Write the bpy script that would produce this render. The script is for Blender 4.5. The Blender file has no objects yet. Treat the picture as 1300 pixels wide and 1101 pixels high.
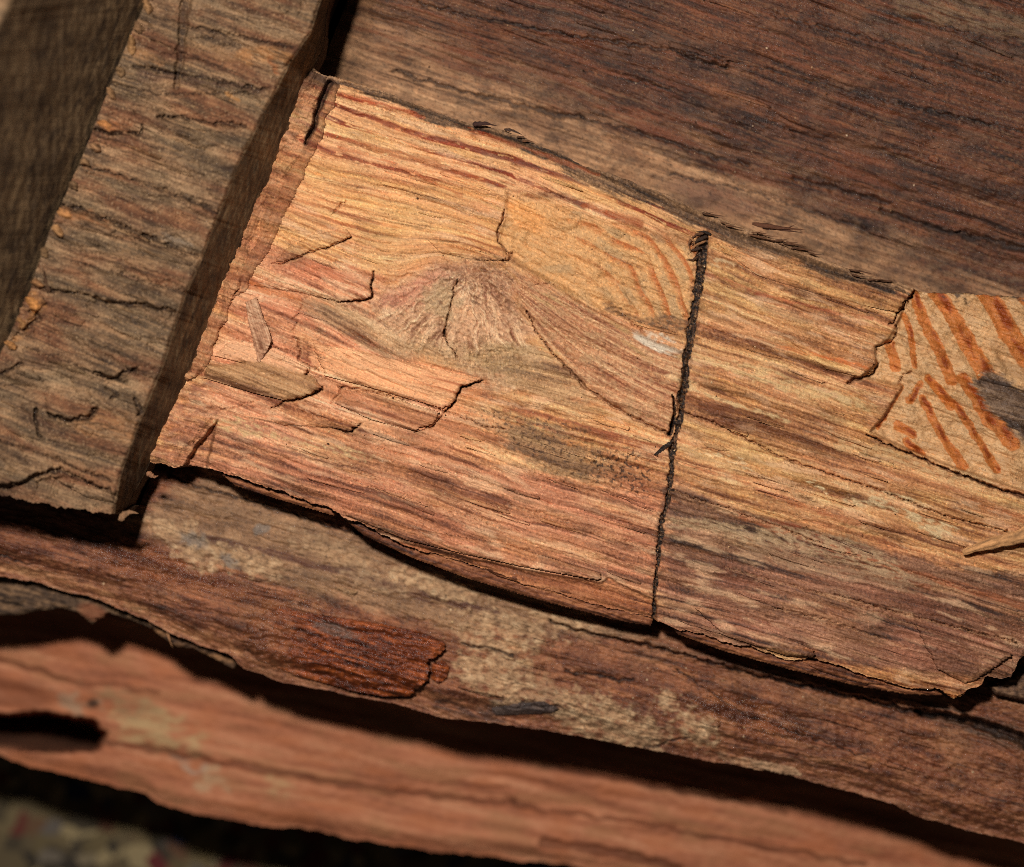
import bpy, math
import numpy as np

# ------------------------------------------------------------------ camera, light, exposure
K = 0.0002            # metres per unit of the working plane (0.2 mm)
D = 2500.0            # camera height above the hewn face, in those units
Z0 = 0.182            # height of the hewn face above the carpet, metres
W, H = 1300.0, 1101.0
scene = bpy.context.scene
COL = scene.collection

cam = bpy.data.cameras.new('camera')
cam.sensor_width = 36.0
cam.lens = 36.0 * D / W
cam.clip_start = 0.01
cam.clip_end = 20.0
cam.dof.use_dof = True
cam.dof.focus_distance = D * K
cam.dof.aperture_fstop = 5.8
camo = bpy.data.objects.new('camera', cam)
COL.objects.link(camo)
camo.location = (0, 0, Z0 + D * K)
scene.camera = camo

world = bpy.data.worlds.new('World')
scene.world = world
world.use_nodes = True
bg = world.node_tree.nodes['Background']
bg.inputs[0].default_value = (1.0, 0.86, 0.74, 1)
bg.inputs[1].default_value = 0.024

fl = bpy.data.lights.new('camera_flash', 'SPOT')
fl.energy = 13.0
fl.spot_size = math.radians(110)
fl.spot_blend = 1.0
fl.shadow_soft_size = 0.014
fl.color = (1.0, 0.96, 0.91)
flo = bpy.data.objects.new('camera_flash', fl)
COL.objects.link(flo)
flo.location = (-0.068, 0.112, Z0 + 0.50)
from mathutils import Vector
flo.rotation_euler = (Vector((-0.022, 0.035, Z0)) - flo.location).to_track_quat('-Z', 'Y').to_euler()

scene.cycles.use_denoising = False
scene.cycles.filter_width = 1.0
vs = scene.view_settings
vs.view_transform = 'Standard'
vs.look = 'None'
vs.exposure = 0.0
vs.gamma = 1.0

# ------------------------------------------------------------------ numeric helpers
f32 = np.float32
def A(v): return np.asarray(v, dtype=f32)

_T = {}
def _tab(seed):
    if seed not in _T:
        r = np.random.RandomState(seed * 7 + 13)
        p = r.permutation(512).astype(np.int32)
        a = r.rand(512) * 2 * np.pi
        _T[seed] = (np.concatenate([p, p]), np.cos(a).astype(f32), np.sin(a).astype(f32))
    return _T[seed]

def pn(x, y, seed=0):
    """2-D gradient noise, about -0.7 .. 0.7"""
    x, y = np.broadcast_arrays(A(x), A(y))
    p, gx, gy = _tab(seed)
    xi = np.floor(x); yi = np.floor(y)
    fx = x - xi; fy = y - yi
    xi = xi.astype(np.int32) & 511; yi = yi.astype(np.int32) & 511
    x1 = (xi + 1) & 511; y1 = (yi + 1) & 511
    u = fx * fx * fx * (fx * (fx * 6 - 15) + 10)
    v = fy * fy * fy * (fy * (fy * 6 - 15) + 10)
    def g(a, b, dx, dy):
        h = p[p[a] + b]
        return gx[h] * dx + gy[h] * dy
    n00 = g(xi, yi, fx, fy); n10 = g(x1, yi, fx - 1, fy)
    n01 = g(xi, y1, fx, fy - 1); n11 = g(x1, y1, fx - 1, fy - 1)
    a = n00 + u * (n10 - n00); b = n01 + u * (n11 - n01)
    return (a + v * (b - a)) * 1.3

def fbm(x, y, o=4, seed=0, gain=0.5):
    s = 0; a = 1.0; t = 0; f = 1.0
    for i in range(o):
        s = s + a * pn(x * f + 17.3 * i, y * f - 9.1 * i, seed + i); t += a
        a *= gain; f *= 2.03
    return s / t * 1.5

def ss(e0, e1, x):
    t = np.clip((x - e0) / (e1 - e0), 0, 1)
    return t * t * (3 - 2 * t)

def lin(r, g, b, k=1.0):
    c = np.array([r, g, b]) / 255.0
    c = np.where(c <= 0.04045, c / 12.92, ((c + 0.055) / 1.055) ** 2.4)
    return A(c * k)

def lerp(a, b, t): return a + (b - a) * t

def seg_d(x, y, pts, closed=False):
    """distance to a polyline, and the position 0..1 along it"""
    pts = [tuple(map(float, p[:2])) for p in pts]
    if closed: pts = pts + [pts[0]]
    L = [0.0]
    for a, b in zip(pts[:-1], pts[1:]): L.append(L[-1] + math.hypot(b[0]-a[0], b[1]-a[1]))
    best = np.full(x.shape, 1e9, f32); pos = np.zeros(x.shape, f32)
    for i, (a, b) in enumerate(zip(pts[:-1], pts[1:])):
        dx, dy = b[0]-a[0], b[1]-a[1]
        l2 = dx*dx + dy*dy + 1e-9
        t = np.clip(((x-a[0])*dx + (y-a[1])*dy) / l2, 0, 1)
        d = (x-a[0]-t*dx)**2 + (y-a[1]-t*dy)**2
        m = d < best
        best = np.where(m, d, best)
        pos = np.where(m, (L[i] + t*(L[i+1]-L[i])) / L[-1], pos)
    return np.sqrt(best), pos

def inside(x, y, pts):
    r = np.zeros(x.shape, bool)
    n = len(pts)
    for i in range(n):
        x0, y0 = pts[i][:2]; x1, y1 = pts[(i+1) % n][:2]
        if y0 == y1: continue
        c = (y0 > y) != (y1 > y)
        r ^= c & (x < (x1-x0) * (y-y0) / (y1-y0) + x0)
    return r

def sd(x, y, pts, pad=60.0):
    """signed distance to a closed outline, positive inside, clipped to -pad outside its surroundings"""
    p = np.array([q[:2] for q in pts], float)
    out = np.full(x.shape, -pad, f32)
    m = (x > p[:,0].min()-pad) & (x < p[:,0].max()+pad) & (y > p[:,1].min()-pad) & (y < p[:,1].max()+pad)
    if m.any():
        xx, yy = x[m], y[m]
        d, _ = seg_d(xx, yy, pts, True)
        out[m] = np.clip(np.where(inside(xx, yy, pts), d, -d), -pad, 1e9)
    return out

def stroke(x, y, pts, w, w1=None, pad=None):
    """0..1 brush along a polyline, half-width running from w to w1, with pointed ends"""
    if w1 is None: w1 = w
    pad = pad or 3*max(w, w1) + 2
    p = np.array([q[:2] for q in pts], float)
    out = np.zeros(x.shape, f32)
    m = (x > p[:,0].min()-pad) & (x < p[:,0].max()+pad) & (y > p[:,1].min()-pad) & (y < p[:,1].max()+pad)
    if m.any():
        d, t = seg_d(x[m], y[m], pts)
        ww = w + (w1-w)*t
        out[m] = 1 - ss(0.55, 1.35, d / np.maximum(ww, .05))
    return out

def blob(x, y, cx, cy, rx, ry, ang=17):
    a = math.radians(ang)
    dx, dy = x-cx, y-cy
    u = (dx*math.cos(a) + dy*math.sin(a)) / rx
    v = (-dx*math.sin(a) + dy*math.cos(a)) / ry
    return 1 - np.sqrt(u*u + v*v)          # 1 in the middle, 0 at the rim

def interp_poly(x, pts):
    p = np.array(pts, float)
    xs, ys = p[:,0], p[:,1]
    s0 = (ys[1]-ys[0])/(xs[1]-xs[0]); s1 = (ys[-1]-ys[-2])/(xs[-1]-xs[-2])
    y = np.interp(x, xs, ys)
    y = np.where(x < xs[0], ys[0]+(x-xs[0])*s0, y)
    y = np.where(x > xs[-1], ys[-1]+(x-xs[-1])*s1, y)
    return A(y)

def resample(pts, n, jag=0.0, seed=1, sx=1.0):
    """n points evenly along a polyline (any dimension); jag roughens x,y sideways like torn fibre"""
    p = np.array(pts, float)
    d = np.r_[0, np.cumsum(np.linalg.norm(np.diff(p[:,:2], axis=0), axis=1))]
    s = np.linspace(0, d[-1], n)
    q = np.stack([np.interp(s, d, p[:,k]) for k in range(p.shape[1])], 1)
    if jag:
        t = np.gradient(q[:,:2], axis=0)
        t /= np.linalg.norm(t, axis=1)[:,None] + 1e-9
        nrm = np.stack([-t[:,1], t[:,0]], 1)
        r = pn(s/34*sx, 0*s+.37, seed) * 1.2 + np.round(pn(s/13*sx, 0*s+1.7, seed+1)*3)/3*0.9 + pn(s/3.5*sx, 0*s+.9, seed+2)*0.5
        q[:,:2] += nrm * (r * jag)[:,None]
    return q

def P(x, y, h):
    k = (D - h) / D * K
    return np.stack([(x - W/2) * k, (H/2 - y) * k, Z0 + h * K], -1)

def checks(u, v, seed, s=1.0):
    """short drying cracks along the grain, 0..1"""
    m = pn(u/(60*s), v/(1.9*s), seed) + .25*pn(u/(12*s), v/(2.5*s), seed+1)
    return ss(.46, .62, m) * ss(-.15, .2, pn(u/150, v/32, seed+2))
def lines(u, v, seed, lu, lv, lo, hi):
    """crisp threads running with the grain, frayed and interrupted"""
    m = pn(u/lu, v/lv, seed) + .16*pn(u/16, v/(lv*.8), seed+1) + .10*pn(u/5, v/1.3, seed+2)
    return ss(lo, hi, m) * ss(-.42, -.2, pn(u/13, v/2.2, seed+3))
def terraces(u, v, seed, lu=120, lv=13, n=3.2):
    """split wood peels off in layers: step height and a tone for each layer, with ragged ends across the grain"""
    q = (pn(u/lu, v/lv, seed) + .10*pn(u/7, v/1.5, seed+1) + .06*pn(u/30, v/3, seed+2)) * n
    k = np.floor(q); f = q - k
    w = ss(0, .10, f)
    tone = lambda i: np.sin(i*12.99 + seed)*.9
    return A(k - 1 + w), A(tone(k-1)*(1-w) + tone(k)*w)

# ------------------------------------------------------------------ mesh helpers
def mesh_from(name, verts, quads, attrs, mat, parent=None, smooth=True):
    verts = np.ascontiguousarray(verts, f32).reshape(-1, 3)
    quads = np.ascontiguousarray(quads, np.int32).reshape(-1, 4)
    me = bpy.data.meshes.new(name)
    me.vertices.add(len(verts)); me.vertices.foreach_set('co', verts.ravel())
    me.loops.add(quads.size); me.loops.foreach_set('vertex_index', quads.ravel())
    me.polygons.add(len(quads))
    me.polygons.foreach_set('loop_start', np.arange(0, quads.size, 4, dtype=np.int32))
    me.polygons.foreach_set('use_smooth', np.full(len(quads), smooth))
    me.update(calc_edges=True)
    col, rg, gc = attrs
    n = len(verts)
    a = me.attributes.new('Col', 'FLOAT_COLOR', 'POINT')
    c4 = np.ones((n, 4), f32); c4[:, :3] = np.clip(col*np.array([1.0, .965, .945], f32), 0.001, 0.95)
    a.data.foreach_set('color', c4.ravel())
    a = me.attributes.new('rg', 'FLOAT', 'POINT'); a.data.foreach_set('value', np.ascontiguousarray(np.broadcast_to(rg, (n,)), f32))
    a = me.attributes.new('gc', 'FLOAT_VECTOR', 'POINT')
    g3 = np.zeros((n, 3), f32); g3[:, :gc.shape[1]] = gc
    a.data.foreach_set('vector', g3.ravel())
    me.materials.append(mat)
    o = bpy.data.objects.new(name, me)
    COL.objects.link(o)
    if parent is not None: o.parent = parent
    return o

def tag(o, label=None, cat=None, group=None, kind=None):
    if label: o['label'] = label
    if cat: o['category'] = cat
    if group: o['group'] = group
    if kind: o['kind'] = kind
    return o

def grid_quads(nr, nc, off=0):
    i = np.arange(nr-1)[:, None] * nc + np.arange(nc-1)[None, :]
    return np.stack([i, i+nc, i+nc+1, i+1], -1).reshape(-1, 4) + off

def slab(name, X, Y, Hh, paint, bottom, mat, parent=None, rows=8, rough=5.0, undercut=0.0, side_col=None, seed=3):
    """A closed block of wood: carved top sheet X,Y,Hh (nr x nc), torn sides going straight down to `bottom`, flat underside."""
    nr, nc = X.shape
    col, rg, gc = paint(X.ravel(), Y.ravel())
    V = P(X, Y, Hh).reshape(-1, 3)
    quads = [grid_quads(nr, nc)]
    idx = np.arange(nr*nc).reshape(nr, nc)
    ring = np.concatenate([idx[0, :], idx[1:, -1], idx[-1, -2::-1], idx[-2:0, 0]])
    m = len(ring)
    verts = [V]; cols = [col]; rgs = [np.broadcast_to(rg, (len(V),))]; gcs = [gc]
    prev = ring; base = len(V)
    rv = V[ring]
    cen = rv[:, :2].mean(0)
    out = rv[:, :2] - cen; out /= np.linalg.norm(out, axis=1)[:, None] + 1e-9
    s = np.arange(m) * 1.5
    hb = bottom * K + Z0
    for r in range(1, rows+1):
        t = r / rows
        z = rv[:, 2] * (1-t) + hb * t
        off = (pn(s/40, np.full(m, t*3.0), seed) * rough + pn(s/9, np.full(m, t*9.0), seed+1) * rough*.4) * K * (1 if r < rows else .3) - undercut*K*t
        v = np.concatenate([rv[:, :2] + out*off[:, None], z[:, None]], 1)
        verts.append(v)
        c = col[ring] if side_col is None else side_col[None, :] * (1 + .5*pn(s/30, np.full(m, t*14.0), seed+2))[:, None]
        cols.append(c); rgs.append(np.full(m, .85)); gcs.append(np.stack([s, np.full(m, t*80.0)], 1))
        cur = base + np.arange(m)
        quads.append(np.stack([prev, np.roll(prev, -1), np.roll(cur, -1), cur], 1)[:, ::-1] if False else np.stack([prev, cur, np.roll(cur, -1), np.roll(prev, -1)], 1))
        prev = cur; base += m
    # underside: join the far edge of the ring to the near edge, column by column
    b0 = prev[:nc]; b1 = prev[nc-1+nr-1: nc-1+nr-1+nc][::-1]
    quads.append(np.stack([b0[:-1], b0[1:], b1[1:], b1[:-1]], 1))
    return mesh_from(name, np.concatenate(verts), np.concatenate(quads)[:, ::-1] if False else np.concatenate(quads), (np.concatenate(cols), np.concatenate(rgs), np.concatenate(gcs)), mat, parent)

def coons(top, bot, lef, rig):
    """bilinearly blended sheet from four resampled borders; rows run top to bottom"""
    nc, nr = len(top), len(lef)
    u = np.linspace(0, 1, nc)[None, :, None]; v = np.linspace(0, 1, nr)[:, None, None]
    T, B, L, R = top[None, :, :], bot[None, :, :], lef[:, None, :], rig[:, None, :]
    c = (1-v)*T + v*B + (1-u)*L + u*R - ((1-u)*(1-v)*top[0] + u*(1-v)*top[-1] + (1-u)*v*bot[0] + u*v*bot[-1])
    return A(c)

def chip(name, pts, surf, paint, mat, parent, thick, step=1.25, jag=2.5, lift=None, sink=3.0, seed=5, tint=None, dome=0.0, ang=17.5, rough=1.0, js=1.0):
    """A piece of split wood lying on / standing out of a surface: ragged outline, own thickness, solid underneath."""
    p = np.array(pts, float)
    x0, y0 = p.min(0)-4; x1, y1 = p.max(0)+4
    nx, ny = int((x1-x0)/step)+1, int((y1-y0)/step)+1
    X, Y = np.meshgrid(np.linspace(x0, x1, nx, dtype=f32), np.linspace(y0, y1, ny, dtype=f32))
    a = math.radians(ang)
    ac = -X*math.sin(a) + Y*math.cos(a)
    j = (pn(ac/2.6/js, X/90, seed)*(1 if js == 1 else .5) + .8*pn(ac/7/js, X/120, seed+1) + (0 if js == 1 else .25*pn(ac/2.5, X/60, seed+2))) * jag
    s = sd(X - j*math.cos(a), Y - j*math.sin(a), pts, 12)
    keepv = s > 0
    f = keepv[:-1, :-1] & keepv[1:, :-1] & keepv[1:, 1:] & keepv[:-1, 1:]
    if not f.any(): return None
    used = np.zeros_like(keepv)
    used[:-1, :-1] |= f; used[1:, :-1] |= f; used[1:, 1:] |= f; used[:-1, 1:] |= f
    idx = np.full(X.shape, -1); n = int(used.sum()); idx[used] = np.arange(n)
    x, y, sv = X[used], Y[used], s[used]
    h0 = surf(x, y)
    top = h0 + thick*(.55 + .45*ss(0, 5, sv)) + dome*ss(0, 25, sv) + rough*pn(x/9, y/5, seed+3)
    if lift is not None: top = top + lift(x, y)
    bot = np.minimum(h0 - sink, top - 2)
    if lift is not None: bot = np.maximum(bot, top - thick - 1.5)
    if lift is None: pass
    ii, jj = np.nonzero(f)
    q = np.stack([idx[ii, jj], idx[ii+1, jj], idx[ii+1, jj+1], idx[ii, jj+1]], 1)
    edges = np.concatenate([q[:, [0,1]], q[:, [1,2]], q[:, [2,3]], q[:, [3,0]]])
    key = set(map(tuple, edges.tolist()))
    bd = np.array([e for e in edges.tolist() if (e[1], e[0]) not in key])
    Vt = P(x, y, top)
    Vb = Vt.copy(); Vb[:, 2] = Z0 + bot*K
    sides = np.stack([bd[:, 0], bd[:, 0]+n, bd[:, 1]+n, bd[:, 1]], 1)
    quads = np.concatenate([q, q[:, ::-1]+n, sides])
    col, rg, gc = paint(x, y)
    if tint is not None: col = col * A(tint)[None, :]
    return mesh_from(name, np.concatenate([Vt, Vb]), quads,
                     (np.concatenate([col, col*.8]), np.concatenate([rg, rg]), np.concatenate([gc, gc])), mat, parent)

def splinter(name, pts, r0, mat, colr, parent=None, seed=1, flat=.6, sides=8, per=10, tip=.05, fray=0.0):
    """a split sliver: tapering, faceted, slightly crooked rod through pts (x, y, height)"""
    q = resample(pts, len(pts)*per)
    n = len(q); t = np.linspace(0, 1, n)
    rad = r0 * np.clip(np.minimum(np.minimum(1, (1-t)*1.3 + tip), t*5 + .45), 0, 1) * (1 + .3*pn(t*9, 0*t, seed))
    d = np.gradient(q[:, :2], axis=0); d /= np.linalg.norm(d, axis=1)[:, None] + 1e-9
    nn = np.stack([-d[:, 1], d[:, 0]], 1)
    V = []; 
    for k in range(sides):
        a = 2*math.pi*k/sides
        rr = rad * (1 + .45*pn(np.full(n, k*1.37), t*4, seed+2)*(1 if not fray else .6) + fray*(pn(np.full(n, k*.83), t*1.5, seed+6) + .6*pn(np.full(n, k*1.9), t*14, seed+7)))
        V.append(P(q[:, 0] + nn[:, 0]*rr*math.cos(a), q[:, 1] + nn[:, 1]*rr*math.cos(a), q[:, 2] + rr*flat*math.sin(a)))
    V = np.stack(V, 1).reshape(-1, 3)
    Q = []
    for i in range(n-1):
        for k in range(sides):
            Q.append((i*sides+k, i*sides+(k+1) % sides, (i+1)*sides+(k+1) % sides, (i+1)*sides+k))
    for b in (0, (n-1)*sides):
        for k in range(1, sides-2, 2): Q.append((b, b+k, b+k+1, b+k+2))
    tt = np.repeat(t, sides); kk = np.tile(np.arange(sides), n)
    c = colr[None, :] * (1 + .5*pn(tt*6, kk*.9, seed+4) + (.6*pn(tt*3, kk*.7, seed+8) + .4*pn(tt*30, kk*.9, seed+9) if fray else 0))[:, None]
    return mesh_from(name, V, np.array(Q), (c, np.full(len(V), .7), np.stack([tt*200, kk*6.0], 1)), mat, parent)

# ------------------------------------------------------------------ materials
def wood(name, fine=.30, bump=.5, grain=(.035, 1.0), spec=.35, spark=.5, bdist=.0004):
    m = bpy.data.materials.new(name); m.use_nodes = True
    nt = m.node_tree; N = nt.nodes; L = nt.links
    b = N['Principled BSDF']
    ac = N.new('ShaderNodeAttribute'); ac.attribute_name = 'Col'
    ar = N.new('ShaderNodeAttribute'); ar.attribute_name = 'rg'
    ag = N.new('ShaderNodeAttribute'); ag.attribute_name = 'gc'
    mp = N.new('ShaderNodeMapping'); mp.inputs['Scale'].default_value = (grain[0], grain[1], 1)
    L.new(ag.outputs['Vector'], mp.inputs['Vector'])
    n1 = N.new('ShaderNodeTexNoise'); n1.inputs['Scale'].default_value = .55; n1.inputs['Detail'].default_value = 5; n1.inputs['Roughness'].default_value = .65
    L.new(mp.outputs['Vector'], n1.inputs['Vector'])
    n2 = N.new('ShaderNodeTexNoise'); n2.inputs['Scale'].default_value = 2600; n2.inputs['Detail'].default_value = 3; n2.inputs['Roughness'].default_value = .7
    tc = N.new('ShaderNodeTexCoord'); L.new(tc.outputs['Object'], n2.inputs['Vector'])
    r1 = N.new('ShaderNodeMapRange'); r1.inputs['From Min'].default_value = .3; r1.inputs['From Max'].default_value = .7
    r1.inputs['To Min'].default_value = 1-fine; r1.inputs['To Max'].default_value = 1+fine
    L.new(n1.outputs['Fac'], r1.inputs['Value'])
    r2 = N.new('ShaderNodeMapRange'); r2.inputs['From Min'].default_value = .3; r2.inputs['From Max'].default_value = .7
    r2.inputs['To Min'].default_value = 1-fine*.7; r2.inputs['To Max'].default_value = 1+fine*.7
    L.new(n2.outputs['Fac'], r2.inputs['Value'])
    mu = N.new('ShaderNodeMath'); mu.operation = 'MULTIPLY'
    L.new(r1.outputs[0], mu.inputs[0]); L.new(r2.outputs[0], mu.inputs[1])
    sc = N.new('ShaderNodeVectorMath'); sc.operation = 'SCALE'
    L.new(ac.outputs['Color'], sc.inputs[0]); L.new(mu.outputs[0], sc.inputs['Scale'])
    L.new(sc.outputs['Vector'], b.inputs['Base Color'])
    # roughness: attribute, with scattered shiny resin specks
    n3 = N.new('ShaderNodeTexNoise'); n3.inputs['Scale'].default_value = 3800; n3.inputs['Detail'].default_value = 1
    L.new(tc.outputs['Object'], n3.inputs['Vector'])
    r3 = N.new('ShaderNodeMapRange'); r3.inputs['From Min'].default_value = .62; r3.inputs['From Max'].default_value = .72
    r3.inputs['To Min'].default_value = 0; r3.inputs['To Max'].default_value = spark
    L.new(n3.outputs['Fac'], r3.inputs['Value'])
    sb = N.new('ShaderNodeMath'); sb.operation = 'SUBTRACT'; sb.use_clamp = True
    L.new(ar.outputs['Fac'], sb.inputs[0]); L.new(r3.outputs[0], sb.inputs[1])
    mx = N.new('ShaderNodeMath'); mx.operation = 'MAXIMUM'; mx.inputs[1].default_value = .2
    L.new(sb.outputs[0], mx.inputs[0]); L.new(mx.outputs[0], b.inputs['Roughness'])
    b.inputs['Specular IOR Level'].default_value = spec
    ad = N.new('ShaderNodeMath'); ad.operation = 'ADD'
    L.new(n1.outputs['Fac'], ad.inputs[0]); L.new(n2.outputs['Fac'], ad.inputs[1])
    bp = N.new('ShaderNodeBump'); bp.inputs['Strength'].default_value = bump; bp.inputs['Distance'].default_value = bdist
    L.new(ad.outputs[0], bp.inputs['Height']); L.new(bp.outputs['Normal'], b.inputs['Normal'])
    return m

M_fresh = wood('split_wood', .17, .65, spec=.42)
M_dark = wood('resinous_wood', .20, .8, spec=.6, spark=.5)
M_grey = wood('weathered_wood', .22, .7, spec=.25)
M_pink = wood('pink_wood', .15, .4, spec=.2, spark=.2)
M_tar = wood('pitch', .5, 1.0, spec=.5, spark=.6)

def mixc(col, m, c, a=1.0):
    m = np.clip(m*a, 0, 1)[:, None]
    return col + (A(c)[None, :] - col) * m

def ramp3(v, pal):
    """v about -1..1 over (dark, mid, light)"""
    d, m, l = pal
    lo = np.clip(-v, 0, 1)[:, None]; hi = np.clip(v, 0, 1)[:, None]
    return m + (d - m)*lo + (l - m)*hi
def pal(*a): return [lin(*c) for c in a]

# ================================================================== HEWN TIMBER (the bright notched face)
TOP = [(392,84),(415,97),(430,99),(480,113),(545,140),(600,158),(640,165),(700,190),(740,210),(790,226),(850,250),(890,268),(950,292),(1000,308),(1050,330),(1100,350),(1150,362),(1165,371),(1200,372),(1250,374),(1310,378),(1345,381)]
BOT = [(165,578),(197,588),(222,592),(240,589),(263,595),(290,603),(350,622),(415,645),(470,671),(514,692),(600,718),(663,739),(740,763),(830,787),(850,795),(925,815),(1010,838),(1035,836),(1100,857),(1140,870),(1190,876),(1215,883),(1232,874),(1245,868),(1252,857),(1285,860),(1300,832),(1345,842)]
LEF = [(392,84),(345,166),(310,253),(283,318),(258,367),(227,457),(193,536),(165,578)]
RIG = [(1345,381),(1345,842)]
TOPS = [(300,45),(415,94),(640,168),(890,268),(1160,366),(1345,430)]
BOTS = [(190,580),(415,645),(663,735),(830,785),(1100,857),(1345,925)]
KX, KY, KR = 585., 385., 58.
CA, SA = math.cos(math.radians(17.5)), math.sin(math.radians(17.5))
TON = [(655,352),(700,362),(760,395),(830,432),(876,449),(868,480),(860,520),(850,551),(790,523),(745,494),(700,447),(678,418),(655,388)]
CHIPZ = [(641,240),(700,252),(760,278),(830,292),(880,302),(888,330),(880,400),(872,412),(800,402),(750,398),(700,362),(652,335),(632,308),(634,290),(640,266)]
HATCH = [(1160,368),(1345,374),(1345,640),(1265,612),(1217,596),(1155,572),(1103,549),(1120,530),(1145,490),(1120,486),(1092,478),(1112,462),(1110,440),(1128,430),(1137,414),(1145,395)]
KNOT = [(500,350),(540,335),(600,328),(650,340),(668,360),(660,400),(672,430),(690,460),(680,490),(640,500),(613,482),(560,465),(500,450),(470,420),(480,385)]

def main_grain(x, y):
    u = x*CA + y*SA
    t0 = interp_poly(x, TOPS); t1 = interp_poly(x, BOTS)
    psi = (y - t0) / (t1 - t0) * 480.0
    dx, dy = x-KX, y-KY
    a = (dx*CA + dy*SA)/1.35; b = -dx*SA + dy*CA
    r2 = a*a + b*b
    psi = psi - b*np.minimum(KR*KR/np.maximum(r2, 1), 1)*.62
    psi = psi + 5*pn(u/160, psi/60, 40) + 1.6*pn(u/35, psi/14, 41)
    return u, psi

CR = [  # cracks: points, half-width start, end, depth
 ([(1099,552),(1155,576),(1217,602),(1265,620),(1300,630),(1345,645)], 1.2, 3.0, 22),
 ([(868,524),(905,536),(968,568),(988,578),(1044,599),(1127,626),(1196,654),(1279,675)], 1.5, .9, 12),
 ([(848,620),(880,632),(919,644),(988,668),(1040,690)], 1.5, .8, 10),
 ([(581,357),(576,368),(574,383),(568,403),(563,427),(572,440),(580,453)], 1.3, .7, 14),
 ([(563,427),(566,420)], 2.2, 2.2, 14),
 ([(600,329),(622,328),(645,330),(650,322)], 1.4, 1.3, 12),
 ([(640,266),(639,277),(631,294),(633,308),(647,322)], 1.7, 1.2, 14),
 ([(613,482),(600,487),(586,491),(576,512),(564,523)], 1.4, 1.8, 18),
 ([(431,491),(460,495),(493,502),(530,512),(563,521),(590,531),(615,541),(640,545)], 1.2, 1.0, 10),
 ([(563,523),(552,540),(525,549)], 1.3, .8, 10),
 ([(458,537),(450,546),(443,549),(421,543)], 1.4, .8, 10),
 ([(474,346),(471,364),(472,377),(462,381),(430,384)], 1.8, 1.2, 16),
 ([(344,335),(360,334),(394,320),(415,315),(430,309),(446,301)], .8, 1.2, 9),
 ([(421,273),(430,262),(438,256)], .8, 1.0, 8),
 ([(383,388),(379,398),(374,403)], 1.0, .9, 8), ([(378,410),(372,418)], 1.0, .9, 8), ([(373,427),(379,431),(381,449),(379,457),(390,463),(405,470)], 1.2, .9, 10),
 ([(393,467),(390,474),(386,483)], 1.3, .9, 10),
 ([(409,493),(395,501),(383,506)], 2.4, 1.4, 16), ([(383,506),(370,508),(359,510),(352,516),(345,518)], 1.8, 1.0, 12),
 ([(324,497),(345,503),(360,507)], 1.2, .8, 8), ([(325,508),(300,517),(281,520)], .9, .9, 7),
 ([(300,431),(330,437),(345,440),(376,449)], .9, .9, 6),
 ([(434,492),(426,505),(420,512)], 1.3, .9, 9),
 ([(668,395),(680,420),(700,447),(745,493),(790,523),(820,538),(852,552)], .9, 2.2, 14),
 ([(790,400),(805,412),(818,422)], 1.2, 1.6, 10), ([(680,361),(700,360),(712,363)], .9, .9, 8),
 ([(1160,370),(1158,377),(1149,381),(1146,392),(1139,398),(1136,410),(1128,411)], 1.6, 1.3, 16),
 ([(1137,414),(1137,426),(1130,435),(1112,440)], 1.3, 1.2, 14), ([(1112,442),(1112,455)], .8, .8, 9),
 ([(1114,462),(1110,472),(1102,478),(1092,480),(1078,486)], 1.6, 2.6, 16),
 ([(1158,471),(1150,475),(1144,481),(1141,488)], 1.2, 1.0, 9),
 ([(854,503),(856,516),(857,524),(853,540),(851,550)], 1.4, 3.0, 30),
 ([(290,606),(360,625),(420,648)], .6, .6, 4),
 ([(640,640),(700,655),(780,682),(838,700)], .7, .7, 5), ([(450,560),(520,580),(600,607),(700,640)], .7, .7, 5),
 ([(420,600),(500,628),(580,652),(660,676)], .6, .8, 5), ([(330,560),(420,585),(480,606)], .6, .7, 4),
 ([(920,720),(1000,742),(1080,765),(1180,800)], .7, .9, 6), ([(980,770),(1060,790),(1150,822)], .7, .9, 6), ([(1060,700),(1150,725),(1240,750)], .6, .8, 5),
 ([(1060,755),(1120,772),(1190,790),(1290,815)], .8, 1.2, 9),
 ([(640,232),(700,246),(724,254)], 0.8, .8, 4), ([(460,130),(560,163),(640,190)], .6, .6, 4),
]
SEAM = [(895,297,7.0),(893,310,6.5),(889,342,5.2),(885,379,4.8),(879,407,5.0),(877,429,4.2),(871,457,4.0),(870,481,5.6),(866,509,4.2),(864,531,3.4),(858,549,2.6),(853,577,3.0),(852,595,2.6),(851,619,3.4),(846,640,3.0),(842,655,4.4),(838,685,4.2),(835,710,2.6),(833,737,1.8),(829,785,1.4)]

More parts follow.
